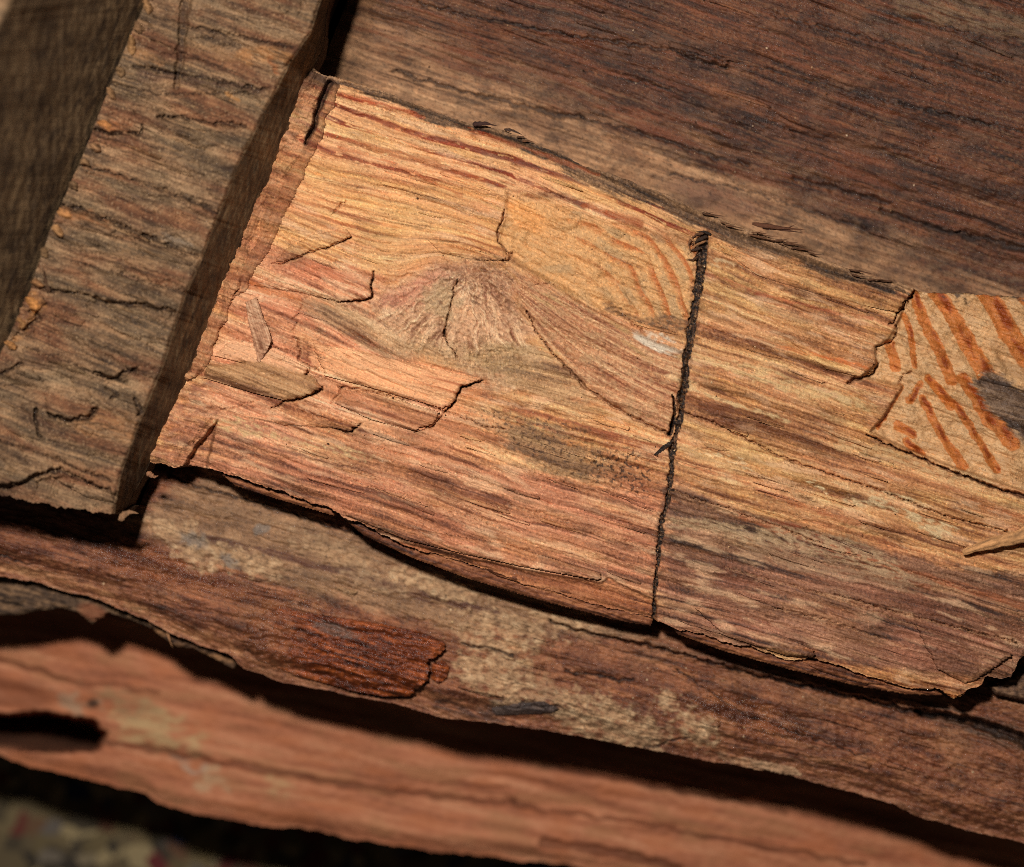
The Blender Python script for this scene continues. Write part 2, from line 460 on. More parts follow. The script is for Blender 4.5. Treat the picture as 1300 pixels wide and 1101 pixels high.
def fib(x, y):
    """crushed fibres fanning out from the heart of the knot"""
    wx, wy = x + 5*fbm(x/22, y/22, 2, 852), y + 5*fbm(x/22, y/22, 2, 854)
    a = np.arctan2(wy-338, wx-604); r = np.hypot(wx-604, wy-338)
    f = pn(a*16 + 1.2*pn(r/30, a*3, 856), r/70, 857) + .7*pn(a*38, r/45, 858)
    near = ss(30, 8, r); return f*(1-near) + near*1.2*fbm(wx/5, wy/5, 3, 859)
def main_h(x, y, cracks=True):
    u, psi = main_grain(x, y)
    h = 7*pn(x/210, y/120, 50)
    h += 1.5*pn(u/110, psi/11, 51) + .7*pn(u/80, psi/4.4, 52) + .5*fbm(x/7, y/5, 2, 53)
    h += 3.0*np.abs(pn(u/140, psi/22, 54))
    h += 2.0*terraces(u, psi, 440)[0] + 1.3*terraces(u, psi, 444, 80, 9, 3)[0] - 3.5*checks(u, psi, 448)
    h += .22*pn(u/40, psi/1.8, 449) - 1.3*lines(u, psi, 800, 260, 4.2, .30, .40) - .9*lines(u, psi, 805, 180, 2.2, .32, .42) + .8*lines(u, psi, 820, 220, 3.0, .32, .42)
    t0 = interp_poly(x, TOP); t1 = interp_poly(x, BOT)
    dt = y - t0; db = t1 - y
    h -= 9*(1-ss(-3, 20, dt + 5*pn(x/40, y/40, 55)))*ss(1180, 1120, x)
    h -= 4*(1-ss(0, 8, db + 4*pn(u/20, psi/3, 987)))
    j = 3*pn(x/14, y/9, 56) + 1.5*pn(x/5, y/4, 57)
    s = sd(x+j, y+j, KNOT); h += ss(-18, 40, s + 8*fbm(x/12, y/10, 3, 877))*(3.5*fbm(x/9, y/7, 4, 58) + 2.8*fib(x, y))
    s = sd(x+j*.5, y, CHIPZ); h -= (5*ss(-1.5, 6, s)*ss(900, 760, x) + 2*ss(0, 6, s))*ss(-.4, .1, pn(x/40, y/30, 863)+.3)
    rr_ = np.hypot(x-705+6*pn(x/40, y/40, 17), y-430)/21. + .25*pn(x/50, y/50, 18) - .25
    h += ss(0, 6, s)*(1.6*ss(.35, .9, rr_-np.floor(rr_))*(1-ss(.92, 1, rr_-np.floor(rr_))) + .6*fbm(x/6, y/5, 3, 864))
    s = sd(x+j*.4, y, TON); h += ss(-1, 4, s)*(3 + 7*ss(760, 860, x)) 
    s = sd(x+j*.4, y, HATCH); h -= ss(-1, 3, s)*(11 - 5*fbm(x/40, y/30, 2, 59))
    h += ss(0, 4, s)*(.5*fbm(x/6, y/5, 3, 865) + 1.6*pn((x*.86-y*.5)/7, (x*.5+y*.86)/50, 888))
    # oblique broken facets inside the torn end grain
    fx = (x-1180)*.86 - (y-480)*.5
    h -= ss(0, 4, s)*(5*ss(-4, 8, -(x-1150)*.9+(y-500)*.1)*ss(470, 500, y) + 3.5*pn(fx/14, y/60, 60))
    h -= 22*stroke(x + 3*pn(y/14, x/30, 882), y, [(417,106),(408,132),(398,158),(388,182)], 4, 2)
    LIP = [(505,687),(594,708),(670,724),(764,740),(772,733),(800,747),(834,762),(834,792),(660,745),(514,697)]
    h -= 9*ss(-1, 2, sd(x+j*.4, y, LIP))
    s = sd(x+j, y+j, [(600,532),(640,520),(740,555),(842,585),(838,650),(760,640),(660,610),(610,575)])
    h += ss(0, 20, s)*2.2*fbm(x/6, y/5, 3, 61)
    # the narrow ridge of torn fibre left beside the saw cut, low on the left corner
    s = sd(x, y, [(256,474),(277,526),(240,566),(222,592),(180,585),(205,530)])
    h += ss(-2, 6, s)*(4 + 5*pn(x/14, y/10, 62))
    s = sd(x+j*.5, y, [(277,532),(262,598),(232,594),(246,568)])
    h -= ss(-1, 3, s)*26
    if cracks:
        jx = x + 2.2*pn(x/9, y/9, 63) + 1.1*pn(x/3.3, y/3.3, 64); jy = y + 2.2*pn(x/9, y/9, 65) + 1.1*pn(x/3.3, y/3.3, 66)
        cw = 2.6*pn(x/11, y/11, 472)
        for pts, w0, w1, dep in CR:
            h -= dep*stroke(jx+cw*.3, jy, pts, w0*.85, w1*.85)
        sx_ = x + 3.2*pn(x/9, y/15, 875) + 1.6*pn(x/3, y/4, 876)
        wy_ = interp_poly(y, [(297,6.8),(342,5.2),(407,4.6),(481,5.0),(531,3.4),(577,2.8),(619,3.2),(685,3.8),(712,2.6),(737,1.9),(790,1.4)])
        xs_ = interp_poly(y, [(b_, a_) for a_, b_, c_ in SEAM])
        d_ = np.abs(sx_-xs_)/(wy_*(1+.65*pn(y/17, 0*y, 878)+.35*pn(y/43, 0*y+.5, 879)))
        h -= 27*(1-ss(.75, 1.1, d_))*ss(293, 299, y)*ss(792, 786, y)
    return h

def main_paint(x, y):
    u, psi = main_grain(x, y)
    st = 1.0*pn(u/420, psi/14, 1) + .7*pn(u/300, psi/5, 2) + .22*pn(u/140, psi/2, 3) + .3*fbm(x/5, y/4, 2, 4) + .4*fbm(x/60, y/35, 3, 467)
    st = st*(1.05 + .9*pn(u/90, psi/25, 450)) + .34*terraces(u, psi, 440)[1] + .26*terraces(u, psi, 444, 80, 9, 3)[1] + .25*pn(u/40, psi/1.6, 449) + .42*fbm(x/2.6, y/2.2, 2, 451)
    q = (psi + 18*pn(u/500, psi/45, 463) + 1.5*pn(u/60, psi/12, 464))/15.; sw_ = q - np.floor(q)
    st = st + .32 - 1.6*ss(.5, .93, sw_)*(1-ss(.93, 1, sw_))*ss(-.35, .4, pn(u/220, psi/40, 465))*(.6+.8*pn(u/40, psi/6, 466))
    jx = x + 26*pn(u/80, psi/9, 5) + 9*pn(u/14, psi/3, 6); jy = y + 13*pn(u/70, psi/14, 7) + 4*pn(x/6, y/6, 8)
    # ---- general zones: palettes blended by soft areas
    base = pal((136,76,40),(196,136,86),(226,178,124))
    col = ramp3(st, base)
    def zone(pts, soft, p, s=None, a=1.0, jit=True):
        nonlocal col
        m = ss(-soft, soft, sd(jx if jit else x, jy if jit else y, pts))*a
        k = m > 0
        if k.any():
            v = st if s is None else s
            col[k] = col[k] + (ramp3(v[k], p) - col[k])*m[k][:, None]
    # upper left: clear red-brown rings on pale straw
    ring = np.sin(psi/17.*2*np.pi + 2.2*pn(u/200, psi/30, 9))
    s2 = .45 - 2.3*ss(.42, .78, ring)*(.66+.9*pn(u/120, psi/30, 10))*ss(-.45, -.2, pn(u/14, psi/3, 884)) + .28*st
    zone([(405,100),(560,135),(660,165),(860,245),(1000,305),(880,300),(800,290),(700,256),(560,240),(380,205),(360,180)], 14, pal((136,56,24),(206,144,92),(228,182,130)), s2)
    # fine-lined straw below that
    fine = np.sin(psi/8.5*2*np.pi + 3*pn(u/120, psi/20, 11))
    zone([(395,205),(560,240),(640,262),(640,325),(560,325),(470,330),(420,318),(340,335),(352,290)], 24, pal((166,100,56),(208,150,94),(226,180,124)), .32 - 1.25*ss(.35, .75, fine)*(.5+.9*pn(u/90, psi/30, 885)) + .28*st)
    # left middle, pink
    zone([(330,300),(440,330),(500,360),(480,440),(620,490),(560,560),(250,520),(290,380)], 26, pal((132,72,42),(202,138,96),(228,178,134)))
    # lower salmon band
    zone([(250,500),(420,540),(600,570),(850,630),(835,800),(500,700),(190,600)], 30, pal((104,58,34),(186,124,86),(218,164,120)))
    # right of the kerf, tan with ochre
    zone([(890,290),(1170,366),(1110,460),(1100,550),(1345,650),(1345,730),(860,620),(862,520)], 5, pal((114,66,35),(184,128,80),(218,172,118)), jit=False)
    zone([(850,615),(1000,668),(1345,745),(1345,880),(835,800)], 7, pal((56,35,24),(122,82,56),(174,130,96)))
    zone([(840,700),(1345,780),(1345,880),(835,800)], 16, pal((62,36,25),(142,92,66),(182,130,98)), a=.8)
    hv = fbm(u/130, psi/26, 3, 468)
    col = col*(1 + ss(.0, .45, hv)[:, None]*A([.03, -.045, -.01])[None] + ss(.0, .45, -hv)[:, None]*A([.0, .015, -.09])[None])
    col = col*(1 - .30*ss(.12, .5, fbm(u/70, psi/10, 3, 469)) + .16*ss(.2, .5, fbm(u/110, psi/8, 3, 471)))[:, None]
    lm = ss(2, 10, -sd(x, y, KNOT))*ss(0, 4, -sd(x, y, HATCH))
    dk = col*A([.50, .40, .36])[None]; lt_ = np.clip(col*A([1.28, 1.32, 1.36])[None] + .02, 0, .8)
    for sd_, lu, lv, lo, hi, a in ((800, 300, 3.4, .30, .40, .6), (805, 220, 1.9, .32, .42, .55), (810, 420, 7.0, .36, .44, .4)):
        g = (lines(u, psi, sd_, lu, lv, lo, hi)*lm*a*ss(-.5, .2, pn(u/160, psi/50, sd_+4)))[:, None]; col = col + (dk-col)*g
    for sd_, lu, lv, lo, hi, a in ((820, 220, 3.0, .32, .42, .7), (825, 140, 1.8, .34, .44, .6), (830, 320, 7.0, .36, .46, .5)):
        g = (lines(u, psi, sd_, lu, lv, lo, hi)*lm*a)[:, None]; col = col + (lt_-col)*g
    ch = ss(.1, .45, fbm(u/55, psi/12, 5, 980))*ss(.5, -.1, fbm(u/200, psi/60, 2, 986))
    col = mixc(col, ch*lm, lin(224,182,140), .5)
    # ---- dark weathered crust along the upper edge
    d = y - interp_poly(x, TOP)
    wdt = 13 + 12*ss(620, 780, x)*ss(1130, 1000, x) + 10*pn(u/60, 0*u, 12)
    cr = 1-ss(wdt*.75, wdt*1.1, d + 7*pn(u/30, psi/3, 13) + 3*fbm(x/6, y/5, 3, 880))
    cr *= ss(1185, 1150, x)
    col = mixc(col, cr, 0, 0) if False else col + (ramp3(st*.9 + .6*fbm(x/4, y/3.4, 3, 881), pal((46,32,22),(104,76,52),(162,124,88))) - col)*cr[:, None]
    # ---- dark red-brown lenses of latewood
    for pts, w, w1, c, a in [
        ([(435,119),(490,134),(538,149)], 3, 2, (166,72,34), .8), ([(435,138),(480,152),(528,170)], 3.5, 3, (126,58,30), .9),
        ([(528,170),(580,180),(625,198),(690,217)], 3, 2.5, (132,78,56), .8), ([(414,170),(500,192),(560,210),(614,228)], 2.6, 3, (158,80,38), .75),
        ([(431,187),(500,208),(587,249)], 3, 2, (166,84,40), .7), ([(600,168),(660,186),(760,222)], 3, 3, (150,74,38), .7),
        ([(687,246),(715,251),(742,261)], 3.5, 5, (92,42,24), .95), ([(742,261),(770,270)], 4, 3, (170,86,36), .8), ([(772,272),(795,277),(814,285)], 4.5, 5, (150,64,20), .9),
        ([(640,160),(700,185),(800,222),(900,262)], 3, 3, (142,68,38), .6), ([(660,205),(705,220),(745,236)], 3, 2, (96,52,36), .8),
        ([(880,340),(960,372),(1040,392),(1108,405)], 2, 2, (172,82,48), .55), ([(985,440),(1040,452),(1110,470)], 2.5, 4, (188,96,40), .85), ([(900,412),(970,432),(1030,446)], 3, 2, (150,80,38), .7),
        ([(890,395),(940,415)], 4, 3, (128,82,44), .7), ([(1130,602),(1210,620),(1300,660)], 3, 4, (176,102,60), .5),
        ([(870,590),(930,607),(1010,640),(1090,666)], 2.5, 3, (166,90,52), .6), ([(940,655),(1040,690),(1140,722),(1300,770)], 4, 5, (168,96,58), .75), ([(980,660),(1050,682)], 3, 2, (140,64,34), .7), ([(1000,690),(1080,712),(1180,745)], 3, 3, (160,88,58), .6),
        ([(290,555),(340,567),(420,588),(470,600)], 4, 2, (112,66,48), .8), ([(300,535),(370,557),(440,575)], 4, 3, (138,84,62), .6), ([(330,590),(420,613),(500,640),(560,655)], 2.5, 3, (150,86,58), .6),
        ([(560,590),(640,622),(720,640),(800,660)], 3, 3, (128,72,46), .6), ([(400,575),(500,606),(640,640)], 2.5, 3, (130,74,48), .6),
        ([(640,520),(700,530),(780,552),(850,570)], 2.5, 2.5, (142,68,42), .7), ([(660,535),(760,562),(840,582)], 2.5, 2.5, (146,74,44), .7),
        ([(270,470),(310,483),(330,492)], 3, 3, (118,54,34), .9), ([(262,458),(330,473),(385,490)], 2, 3, (128,82,52), .6),
        ([(285,392),(340,410),(374,430)], 3, 3, (178,96,62), .5), ([(318,362),(345,370),(380,377)], 5, 4, (196,112,58), .7), ([(380,395),(392,405),(400,415)], 5, 5, (172,92,58), .8),
        ([(390,385),(430,400),(470,412)], 7, 5, (150,128,96), .6), ([(335,385),(380,400)], 4, 4, (190,110,74), .6),
        ([(560,690),(640,718),(740,748),(825,775)], 5, 4, (134,76,46), .5), ([(690,710),(760,728),(830,742)], 5, 5, (112,76,56), .55)]:
        col = mixc(col, stroke(x + 4*pn(u/20, psi/4, 14), y + 3*pn(u/18, psi/4, 15), pts, w, w1)*(.75+.5*pn(u/25, psi/3, 16)), lin(*c), a)
    # ---- curved end-grain ring zone by the kerf
    r = np.hypot(x-705+6*pn(x/40, y/40, 17), y-430)
    rg_ = np.sin(r/23.*2*np.pi + 1.2*pn(x/50, y/50, 18) - .6)
    far = ss(60, 150, r)
    qr = r/21. + .25*pn(x/50, y/50, 18) - .25; sr = qr - np.floor(qr)
    zc = .25 - (.25+1.0*far)*(.25+.75*ss(700, 780, x))*ss(.35, .9, sr)*(1-ss(.92, 1, sr))*ss(-.75, .0, pn(x/30, y/26, 19)+.1) + .45*fbm(x/8, y/6, 4, 20) + .25*fbm(x/3, y/2.5, 2, 862)
    col_c = ramp3(zc, pal((180,100,46),(206,154,98),(218,174,120)))
    grey = ss(.0, .5, fbm(x/40, y/30, 2, 21)+.35*ss(720, 840, x))
    col_c = mixc(col_c, grey*ss(.2, -.3, rg_), lin(176,144,102), .7)
    col_c = mixc(col_c, ss(0,.6,blob(x,y,668,275,45,22,30)), lin(220,152,84), .6)
    m = ss(-5, 9, sd(jx*.4+x*.6, jy*.4+y*.6, CHIPZ)); col += (col_c-col)*(m*.9)[:, None]
    col = mixc(col, ss(-.2, .5, blob(jx, jy, 852, 300, 38, 12, 14)), lin(140,92,56), .6)
    # dark band under the ring zone
    col = mixc(col, stroke(jx, jy, [(770,395),(820,405),(876,418)], 7, 9)*(.5+1.2*np.clip(fbm(x/8, y/5, 3, 22)+.3, 0, 1)), lin(112,82,56), .8)
    # ---- knot: confused, grey-pink felted fibre
    ang = np.arctan2(y-335, x-600)
    rr = np.hypot(x-600, y-335)
    sw = pn(ang*9 + 1.6*pn(x/25, y/25, 23), rr/55, 24) + .6*pn(ang*22 + 2*pn(x/14, y/14, 25), rr/40, 26) + .5*fbm(x/4.5, y/4, 3, 27)
    sw = .35*sw + 1.15*fib(x, y)
    kc = ramp3(sw*1.2, pal((120,74,52),(202,158,120),(232,196,154)))
    kc = mixc(kc, ss(-.1, .5, blob(jx, jy, 530, 365, 55, 24, -25)), lin(196,132,104), .65)
    kc = mixc(kc, ss(-.1, .4, blob(jx, jy, 560, 385, 30, 22, 60)+.3*fbm(x/12, y/12, 2, 28)), lin(176,150,112), .7)
    kc = mixc(kc, ss(-.2, .5, blob(jx, jy, 650, 385, 34, 30, 40)+.4*fbm(x/9, y/7, 3, 29)), lin(150,104,74), .7)
    kc = mixc(kc, ss(-.1, .4, blob(jx, jy, 590, 410, 26, 26, 0)), lin(214,168,128), .6)
    kc = mixc(kc, ss(-.1, .5, blob(jx, jy, 560, 455, 110, 26, 10)+.35*fbm(x/20, y/9, 3, 30)), lin(178,144,104), .75)
    kc = mixc(kc, ss(-.2, .5, blob(jx, jy, 640, 455, 45, 28, 25)), lin(168,140,98), .75)
    kc = mixc(kc, ss(-.1, .5, blob(jx, jy, 605, 345, 50, 16, 10)+.3*fbm(x/6, y/6, 3, 31)), lin(162,108,72), .6)
    wx, wy = x + 7*fbm(x/16, y/16, 2, 452), y + 7*fbm(x/16, y/16, 2, 454)
    curl = 1 - ss(.0, .12, np.abs(pn(wx/9, wy/7, 456))); curl2 = 1 - ss(.0, .14, np.abs(pn(wx/5, wy/6, 457)))
    kc = mixc(kc, curl*ss(-.1, .3, pn(x/18, y/18, 458)), lin(104,62,42), .55)
    kc = mixc(kc, curl2*ss(-.4, .3, blob(x, y, 612, 352, 75, 32, 14)), lin(96,56,36), .6)
    kc = mixc(kc, ss(.3, .55, fbm(wx/5, wy/4, 3, 459)), lin(222,184,138), .5)
    kc = mixc(kc, ss(.3, .5, fbm(wx/4, wy/4, 3, 461)), lin(110,72,48), .55)
    tang = ss(.25, .5, np.abs(fbm(x/7, y/6, 3, 32)))
    kc = mixc(kc, tang*ss(-.2, .3, blob(x, y, 615, 352, 60, 24, 12)), lin(112,66,44), .55)
    kc = kc*(1+.22*fbm(x/4, y/3.4, 4, 886))[:, None]
    m = ss(-14, 16, sd(jx, jy, KNOT) + 7*fbm(x/10, y/8, 3, 861)); col += (kc-col)*(m*.92)[:, None]
    # grey felt spreading left and right under the knot
    g = ss(-.2, .6, blob(jx, jy, 455, 415, 75, 22, 14)+.35*fbm(u/20, psi/5, 3, 33))
    col += (ramp3(st, pal((120,88,60),(182,144,104),(212,174,130))) - col)*(g*.8)[:, None]
    g = ss(-.2, .6, blob(jx, jy, 690, 480, 75, 32, 25)+.4*fbm(u/14, psi/6, 3, 34))
    col += (ramp3(st, pal((102,72,48),(168,130,90),(206,168,122))) - col)*(g*.85)[:, None]
    # ---- tongue of curling grain running down to the kerf
    yu = interp_poly(x, [(655,350),(700,362),(760,395),(830,432),(880,450)]); yl = interp_poly(x, [(655,388),(678,418),(700,447),(745,493),(790,523),(850,552),(880,563)])
    tt = (y-yu)/np.maximum(yl-yu, 10)
    s3 = .9*pn(x/150, tt*14, 35) + .7*pn(x/80, tt*34, 36) + .6*fbm(x/5, y/4, 4, 37) - .8*lines(x, tt*160, 866, 120, 4, .28, .42) + .9*lines(x, tt*160, 870, 120, 4, .3, .42)
    tc_ = ramp3(s3*1.2, pal((124,68,42),(188,132,92),(220,178,132)))
    tc_ = mixc(tc_, ss(.1, .5, pn(x/60, tt*9, 38))*ss(.5, .2, tt), lin(176,146,96), .8)
    tc_ = mixc(tc_, ss(.05, .5, fbm(x/18, y/14, 4, 896)), lin(178,142,102), .55)
    tc_ = mixc(tc_, ss(.2, .5, fbm(x/5, y/4, 3, 897)), lin(112,64,40), .4)
    m = ss(-9, 10, sd(x + 7*pn(u/16, psi/5, 898), y + 7*pn(x/14, y/12, 899), TON)); col += (tc_-col)*(m*.9)[:, None]
    col = mixc(col, ss(-.1, .5, blob(jx, jy, 838, 437, 34, 7, 20)), lin(214,200,176), .85)
    col = mixc(col, ss(.0, .5, blob(x+j3(x, y), y, 853, 478, 11, 4, 10)), lin(222,182,134), .9)
    # ---- grey-brown dirt with black specks
    g = ss(-.15, .5, blob(jx, jy, 700, 572, 90, 27, 20)+.45*fbm(u/16, psi/6, 3, 39))
    col += (ramp3(st, pal((78,56,38),(130,98,68),(166,130,92))) - col)*(g*.85)[:, None]
    g = ss(-.1, .5, blob(jx, jy, 790, 600, 60, 34, 25)); sp = ss(.28, .42, fbm(x/6.5, y/4.5, 3, 42)+.12)
    sp2 = ss(.2, .4, fbm(x/5, y/4, 3, 43)+.0)
    col = mixc(col, g*sp, lin(44,28,20), .9)
    col = mixc(col, ss(-.2, .4, blob(jx, jy, 690, 560, 110, 30, 20))*sp2, lin(70,46,32), .75)
    # ---- bright peach strips and slabs
    for pts, c in [([(395,432),(460,444),(534,462),(613,481),(586,491),(576,511),(560,516),(460,488),(400,470)], (222,160,112)),
                   ([(300,431),(345,441),(392,466),(386,483),(330,468),(262,452),(270,438)], (224,164,120))]:
        m = ss(-1, 3, sd(x+.3*(jx-x), y+.3*(jy-y), pts))
        sc_ = .4 - 1.2*ss(.3, .6, pn(u/200, psi/7, 44)) + .5*st
        p3 = [lin(176,104,66), lin(*c), lin(c[0]+8, c[1]+14, c[2]+14)]
        col += (ramp3(sc_, p3)-col)*(m*.9)[:, None]
    m = ss(-1, 4, sd(x+.3*(jx-x), y+.3*(jy-y), [(262,462),(330,458),(400,478),(409,494),(383,506),(360,511),(320,500),(256,480)]))
    col += (ramp3(st, pal((110,74,46),(164,122,80),(192,150,104)))-col)*(m*.85)[:, None]
    for c in [(590,510,30,13,-30,(206,136,82)), (548,560,26,12,20,(204,140,98)), (420,345,60,12,12,(190,112,76)), (560,545,60,12,14,(196,132,88)), (440,505,60,10,14,(186,124,82))]:
        col = mixc(col, ss(-.1, .5, blob(jx, jy, *c[:5])), lin(*c[5]), .55)
    # ochre/yellow lichen-like streaks low on the left
    g = stroke(jx, jy, [(285,535),(340,550),(400,566),(470,580)], 6, 4)*ss(-.25, .35, fbm(u/12, psi/4, 3, 45))
    col = mixc(col, g, lin(198,164,116), .85)
    col = mixc(col, ss(-.1, .4, blob(jx, jy, 613, 612, 34, 9, 22)), lin(214,166,124), .7)
    col = mixc(col, ss(-.1, .4, blob(jx, jy, 650, 245, 14, 14, 0)), lin(224,170,118), .6)
    # ---- pale and yellow dust right of the kerf
    for pts, w, w1, c, a in [
        ([(882,448),(936,471),(1023,495),(1071,509),(1110,520)], 7, 6, (208,174,122), .8), ([(876,486),(919,509),(954,523),(1000,535)], 8, 6, (208,176,126), .8),
        ([(1060,561),(1127,578),(1196,602),(1240,616)], 8, 6, (204,168,120), .75), ([(905,576),(915,581)], 4, 4, (218,190,144), .95), ([(938,586),(950,591)], 4, 4, (222,194,150), .95),
        ([(1035,619),(1045,624)], 4, 4, (226,204,158), .95), ([(1080,634),(1113,634),(1144,647),(1179,665),(1198,674)], 7, 9, (206,180,136), .9),
        ([(860,664),(895,666),(954,680),(1044,694),(1092,706),(1140,727)], 9, 16, (176,146,110), .85), ([(1085,615),(1060,608)], 4, 4, (204,168,124), .7),
        ([(1230,640),(1265,655)], 7, 6, (196,160,124), .6), ([(960,700),(1060,722),(1170,742)], 12, 10, (156,122,92), .7), ([(905,330),(960,345)], 3, 2, (218,188,140), .6), ([(890,350),(960,372)], 4, 3, (190,144,92), .6)]:
        g = stroke(jx, jy, pts, w, w1)*ss(-.35, .25, fbm(u/16, psi/4.5, 4, 46)+.05)
        col = mixc(col, g, lin(*c), a)
    # ---- torn end grain at the right: pale with bold amber rings
    hs = fbm(x/22, y/16, 3, 47)
    hc = ramp3(hs*.9 + .5*fbm(x/4, y/3.4, 3, 48) - .35*ss(.3, .5, fbm(x/4, y/3, 3, 874)) + .5*fbm((x+.55*y)/7, (y-.5*x)/40, 3, 883), pal((178,130,84),(206,160,110),(222,182,134)))
    hc = mixc(hc, ss(.05, .5, fbm(x/30, y/22, 2, 49)), lin(198,158,114), .6)
    jx2 = x + 2.2*pn(x/12, y/16, 70) + 1.3*pn(x/3.5, y/3.5, 71); jy2 = y
    for pts, w, w1 in [([(1160,375),(1178,419),(1189,438),(1208,482)], 5, 6), ([(1187,370),(1208,399),(1226,432),(1256,482)], 7, 9), ([(1250,371),(1267,394),(1281,423),(1300,450),(1345,520)], 9, 11),
                       ([(1147,401),(1156,421),(1161,465)], 3.4, 3), ([(1130,438),(1137,466)], 5, 5), ([(1296,372),(1320,400)], 6, 8),
                       ([(1143,492),(1130,515),(1114,542)], 3.5, 3), ([(1168,487),(1155,508)], 3, 4), ([(1178,480),(1192,496),(1207,516)], 4, 4), ([(1171,506),(1196,554),(1222,592)], 4, 5),
                       ([(1186,489),(1217,519),(1241,557),(1265,596)], 4, 4), ([(1222,481),(1240,505),(1254,533),(1268,540),(1284,562)], 6, 8), ([(1150,560),(1170,578)], 4, 4), ([(1140,540),(1160,552)], 5, 4)]:
        g = np.clip(stroke(jx2, jy2, pts, w*1.3, w1*1.3)*(1.35 + .6*pn(x/10, y/14, 72)), 0, 1); g = ss(.28, .72, g)
        hc = mixc(hc, g, lin(192,110,44), .9)
        hc = mixc(hc, stroke(jx2-w*.45, jy2, pts, w*.62, w1*.62)*ss(-.45, .15, pn(x/16, y/26, 73)), lin(140,60,14), .95)
    m = ss(-1, 2, sd(x + 2*pn(x/5, y/5, 74), y, HATCH)); col += (hc-col)*m[:, None]
    gp = [(1258,466),(1300,494),(1345,500),(1345,585),(1300,566),(1288,552),(1270,534),(1254,524),(1246,506),(1232,486)]
    g = ss(-4, 6, sd(x+9*pn(u/12, psi/3, 75), y+4*pn(x/9, y/9, 462), gp)); col += (ramp3(st*1.1, pal((58,42,32),(104,80,62),(146,118,92)))-col)*g[:, None]
    g = ss(-2, 5, sd(jx, jy, [(1255,448),(1345,470),(1345,500),(1300,494),(1262,472)])); col = mixc(col, g, lin(172,132,90), .8)
    g = stroke(jx, jy, [(1195,372),(1215,378),(1250,375),(1300,380)], 4, 5)*ss(-.2, .3, fbm(x/12, y/6, 2, 76)); col = mixc(col, g, lin(52,40,32), .85)
    # ---- torn corner at lower left
    col = mixc(col, ss(-3, 5, sd(jx, jy, [(256,474),(277,526),(240,566),(222,592),(180,585),(205,530)]))*(.5+pn(x/9, y/7, 77)), lin(150,98,72), .8)
    col = mixc(col, ss(-.1, .5, blob(jx, jy, 252, 505, 18, 6, 15)), lin(190,160,124), .7)
    col = mixc(col, stroke(x + 3*pn(y/14, x/30, 882), y, [(417,106),(408,132),(398,158),(388,182)], 6, 4), lin(54,28,16), .9)  # shade of the narrow slit painted into the wood colour
    lp = ss(-2, 2, sd(x + 3*pn(u/12, psi/3, 990), y, [(505,687),(594,708),(670,724),(764,740),(772,733),(800,747),(834,762),(834,792),(660,745),(514,697)]))
    col = col + (ramp3(st, pal((76,38,22),(146,84,48),(190,124,78))) - col)*(lp*.85)[:, None]
    # dirt and painted-in shade darkening the cracks, and staining beside the kerf
    jx = x + 2.2*pn(x/9, y/9, 63) + 1.1*pn(x/3.3, y/3.3, 64); jy = y + 2.2*pn(x/9, y/9, 65) + 1.1*pn(x/3.3, y/3.3, 66)
    for pts, w0, w1, dep in CR:
        g = stroke(jx + .3*2.6*pn(x/11, y/11, 472), jy, pts, w0*.8, w1*.8)*ss(-.5, .1, pn(x/8, y/8, 473) + dep/60.)
        col = mixc(col, stroke(jx - 1.6, jy - 1.6, pts, w0*.9, w1*.9), lin(222,172,124), .3)
        col = mixc(col, g, lin(84,42,22), min(.9, .2+dep/32))
    sm = stroke(x + 6*pn(x/9, y/6, 78), y, SEAM, 11, 6)*ss(-.2, .5, fbm(x/7, y/5, 3, 79))
    col = mixc(col, sm, lin(74,42,24), .7)
    col = mixc(col, ss(.45, .6, fbm(x/3.5, y/3.0, 2, 80))*.8, lin(70,40,24), .5)
    col = mixc(col, checks(u, psi, 448)*ss(-4, 4, -sd(x, y, HATCH)), lin(70,36,20), .6)
    lt = ss(.42, .56, fbm(x/3.0, y/2.4, 2, 81))*ss(0, 3, -sd(x, y, HATCH)); col = col*(1+.45*lt)[:, None]
    col = col*(1 + .10*fbm(x/60, y/40, 3, 82))[:, None]
    rg = .62 + .2*pn(u/20, psi/4, 83)
    hz = ss(0, 3, sd(x, y, HATCH)); rg = rg - .22*hz*ss(-.2, .3, pn(x/12, y/14, 889))
    iso = (sd(x, y, HATCH) > 0) | (sd(x, y, KNOT) > 0) | (sd(x, y, CHIPZ) > 0)
    return col, A(rg), np.stack([np.where(iso, x*8, u), np.where(iso, y*.3, psi)], 1)
def j3(x, y): return 4*pn(x/6, y/4, 84)

SC = 1.0
nc, nr = int(960*SC), int(430*SC)
top = resample(TOP, nc, 1.6, 11); bot = resample(BOT, nc, 2.5, 14); lef = resample(LEF, nr, 1.0, 17); rig = resample(RIG, nr)
for a_, b_ in ((top, 0), (bot, 0)): pass
top[0] = lef[0]; top[-1] = rig[0]; bot[0] = lef[-1]; bot[-1] = rig[-1]
G = coons(top, bot, lef, rig)
X, Y = np.ascontiguousarray(G[..., 0]), np.ascontiguousarray(G[..., 1])
Hm = main_h(X.ravel(), Y.ravel()).reshape(X.shape)
timber = slab('hewn_timber', X, Y, Hm, main_paint, -118, M_fresh, rows=7, rough=5, side_col=lin(120,74,46), undercut=14)
tag(timber, 'bright orange split timber face with a knot, torn fibres and a black pitch-filled saw kerf', 'timber')

mh = lambda x, y: main_h(x, y, False)
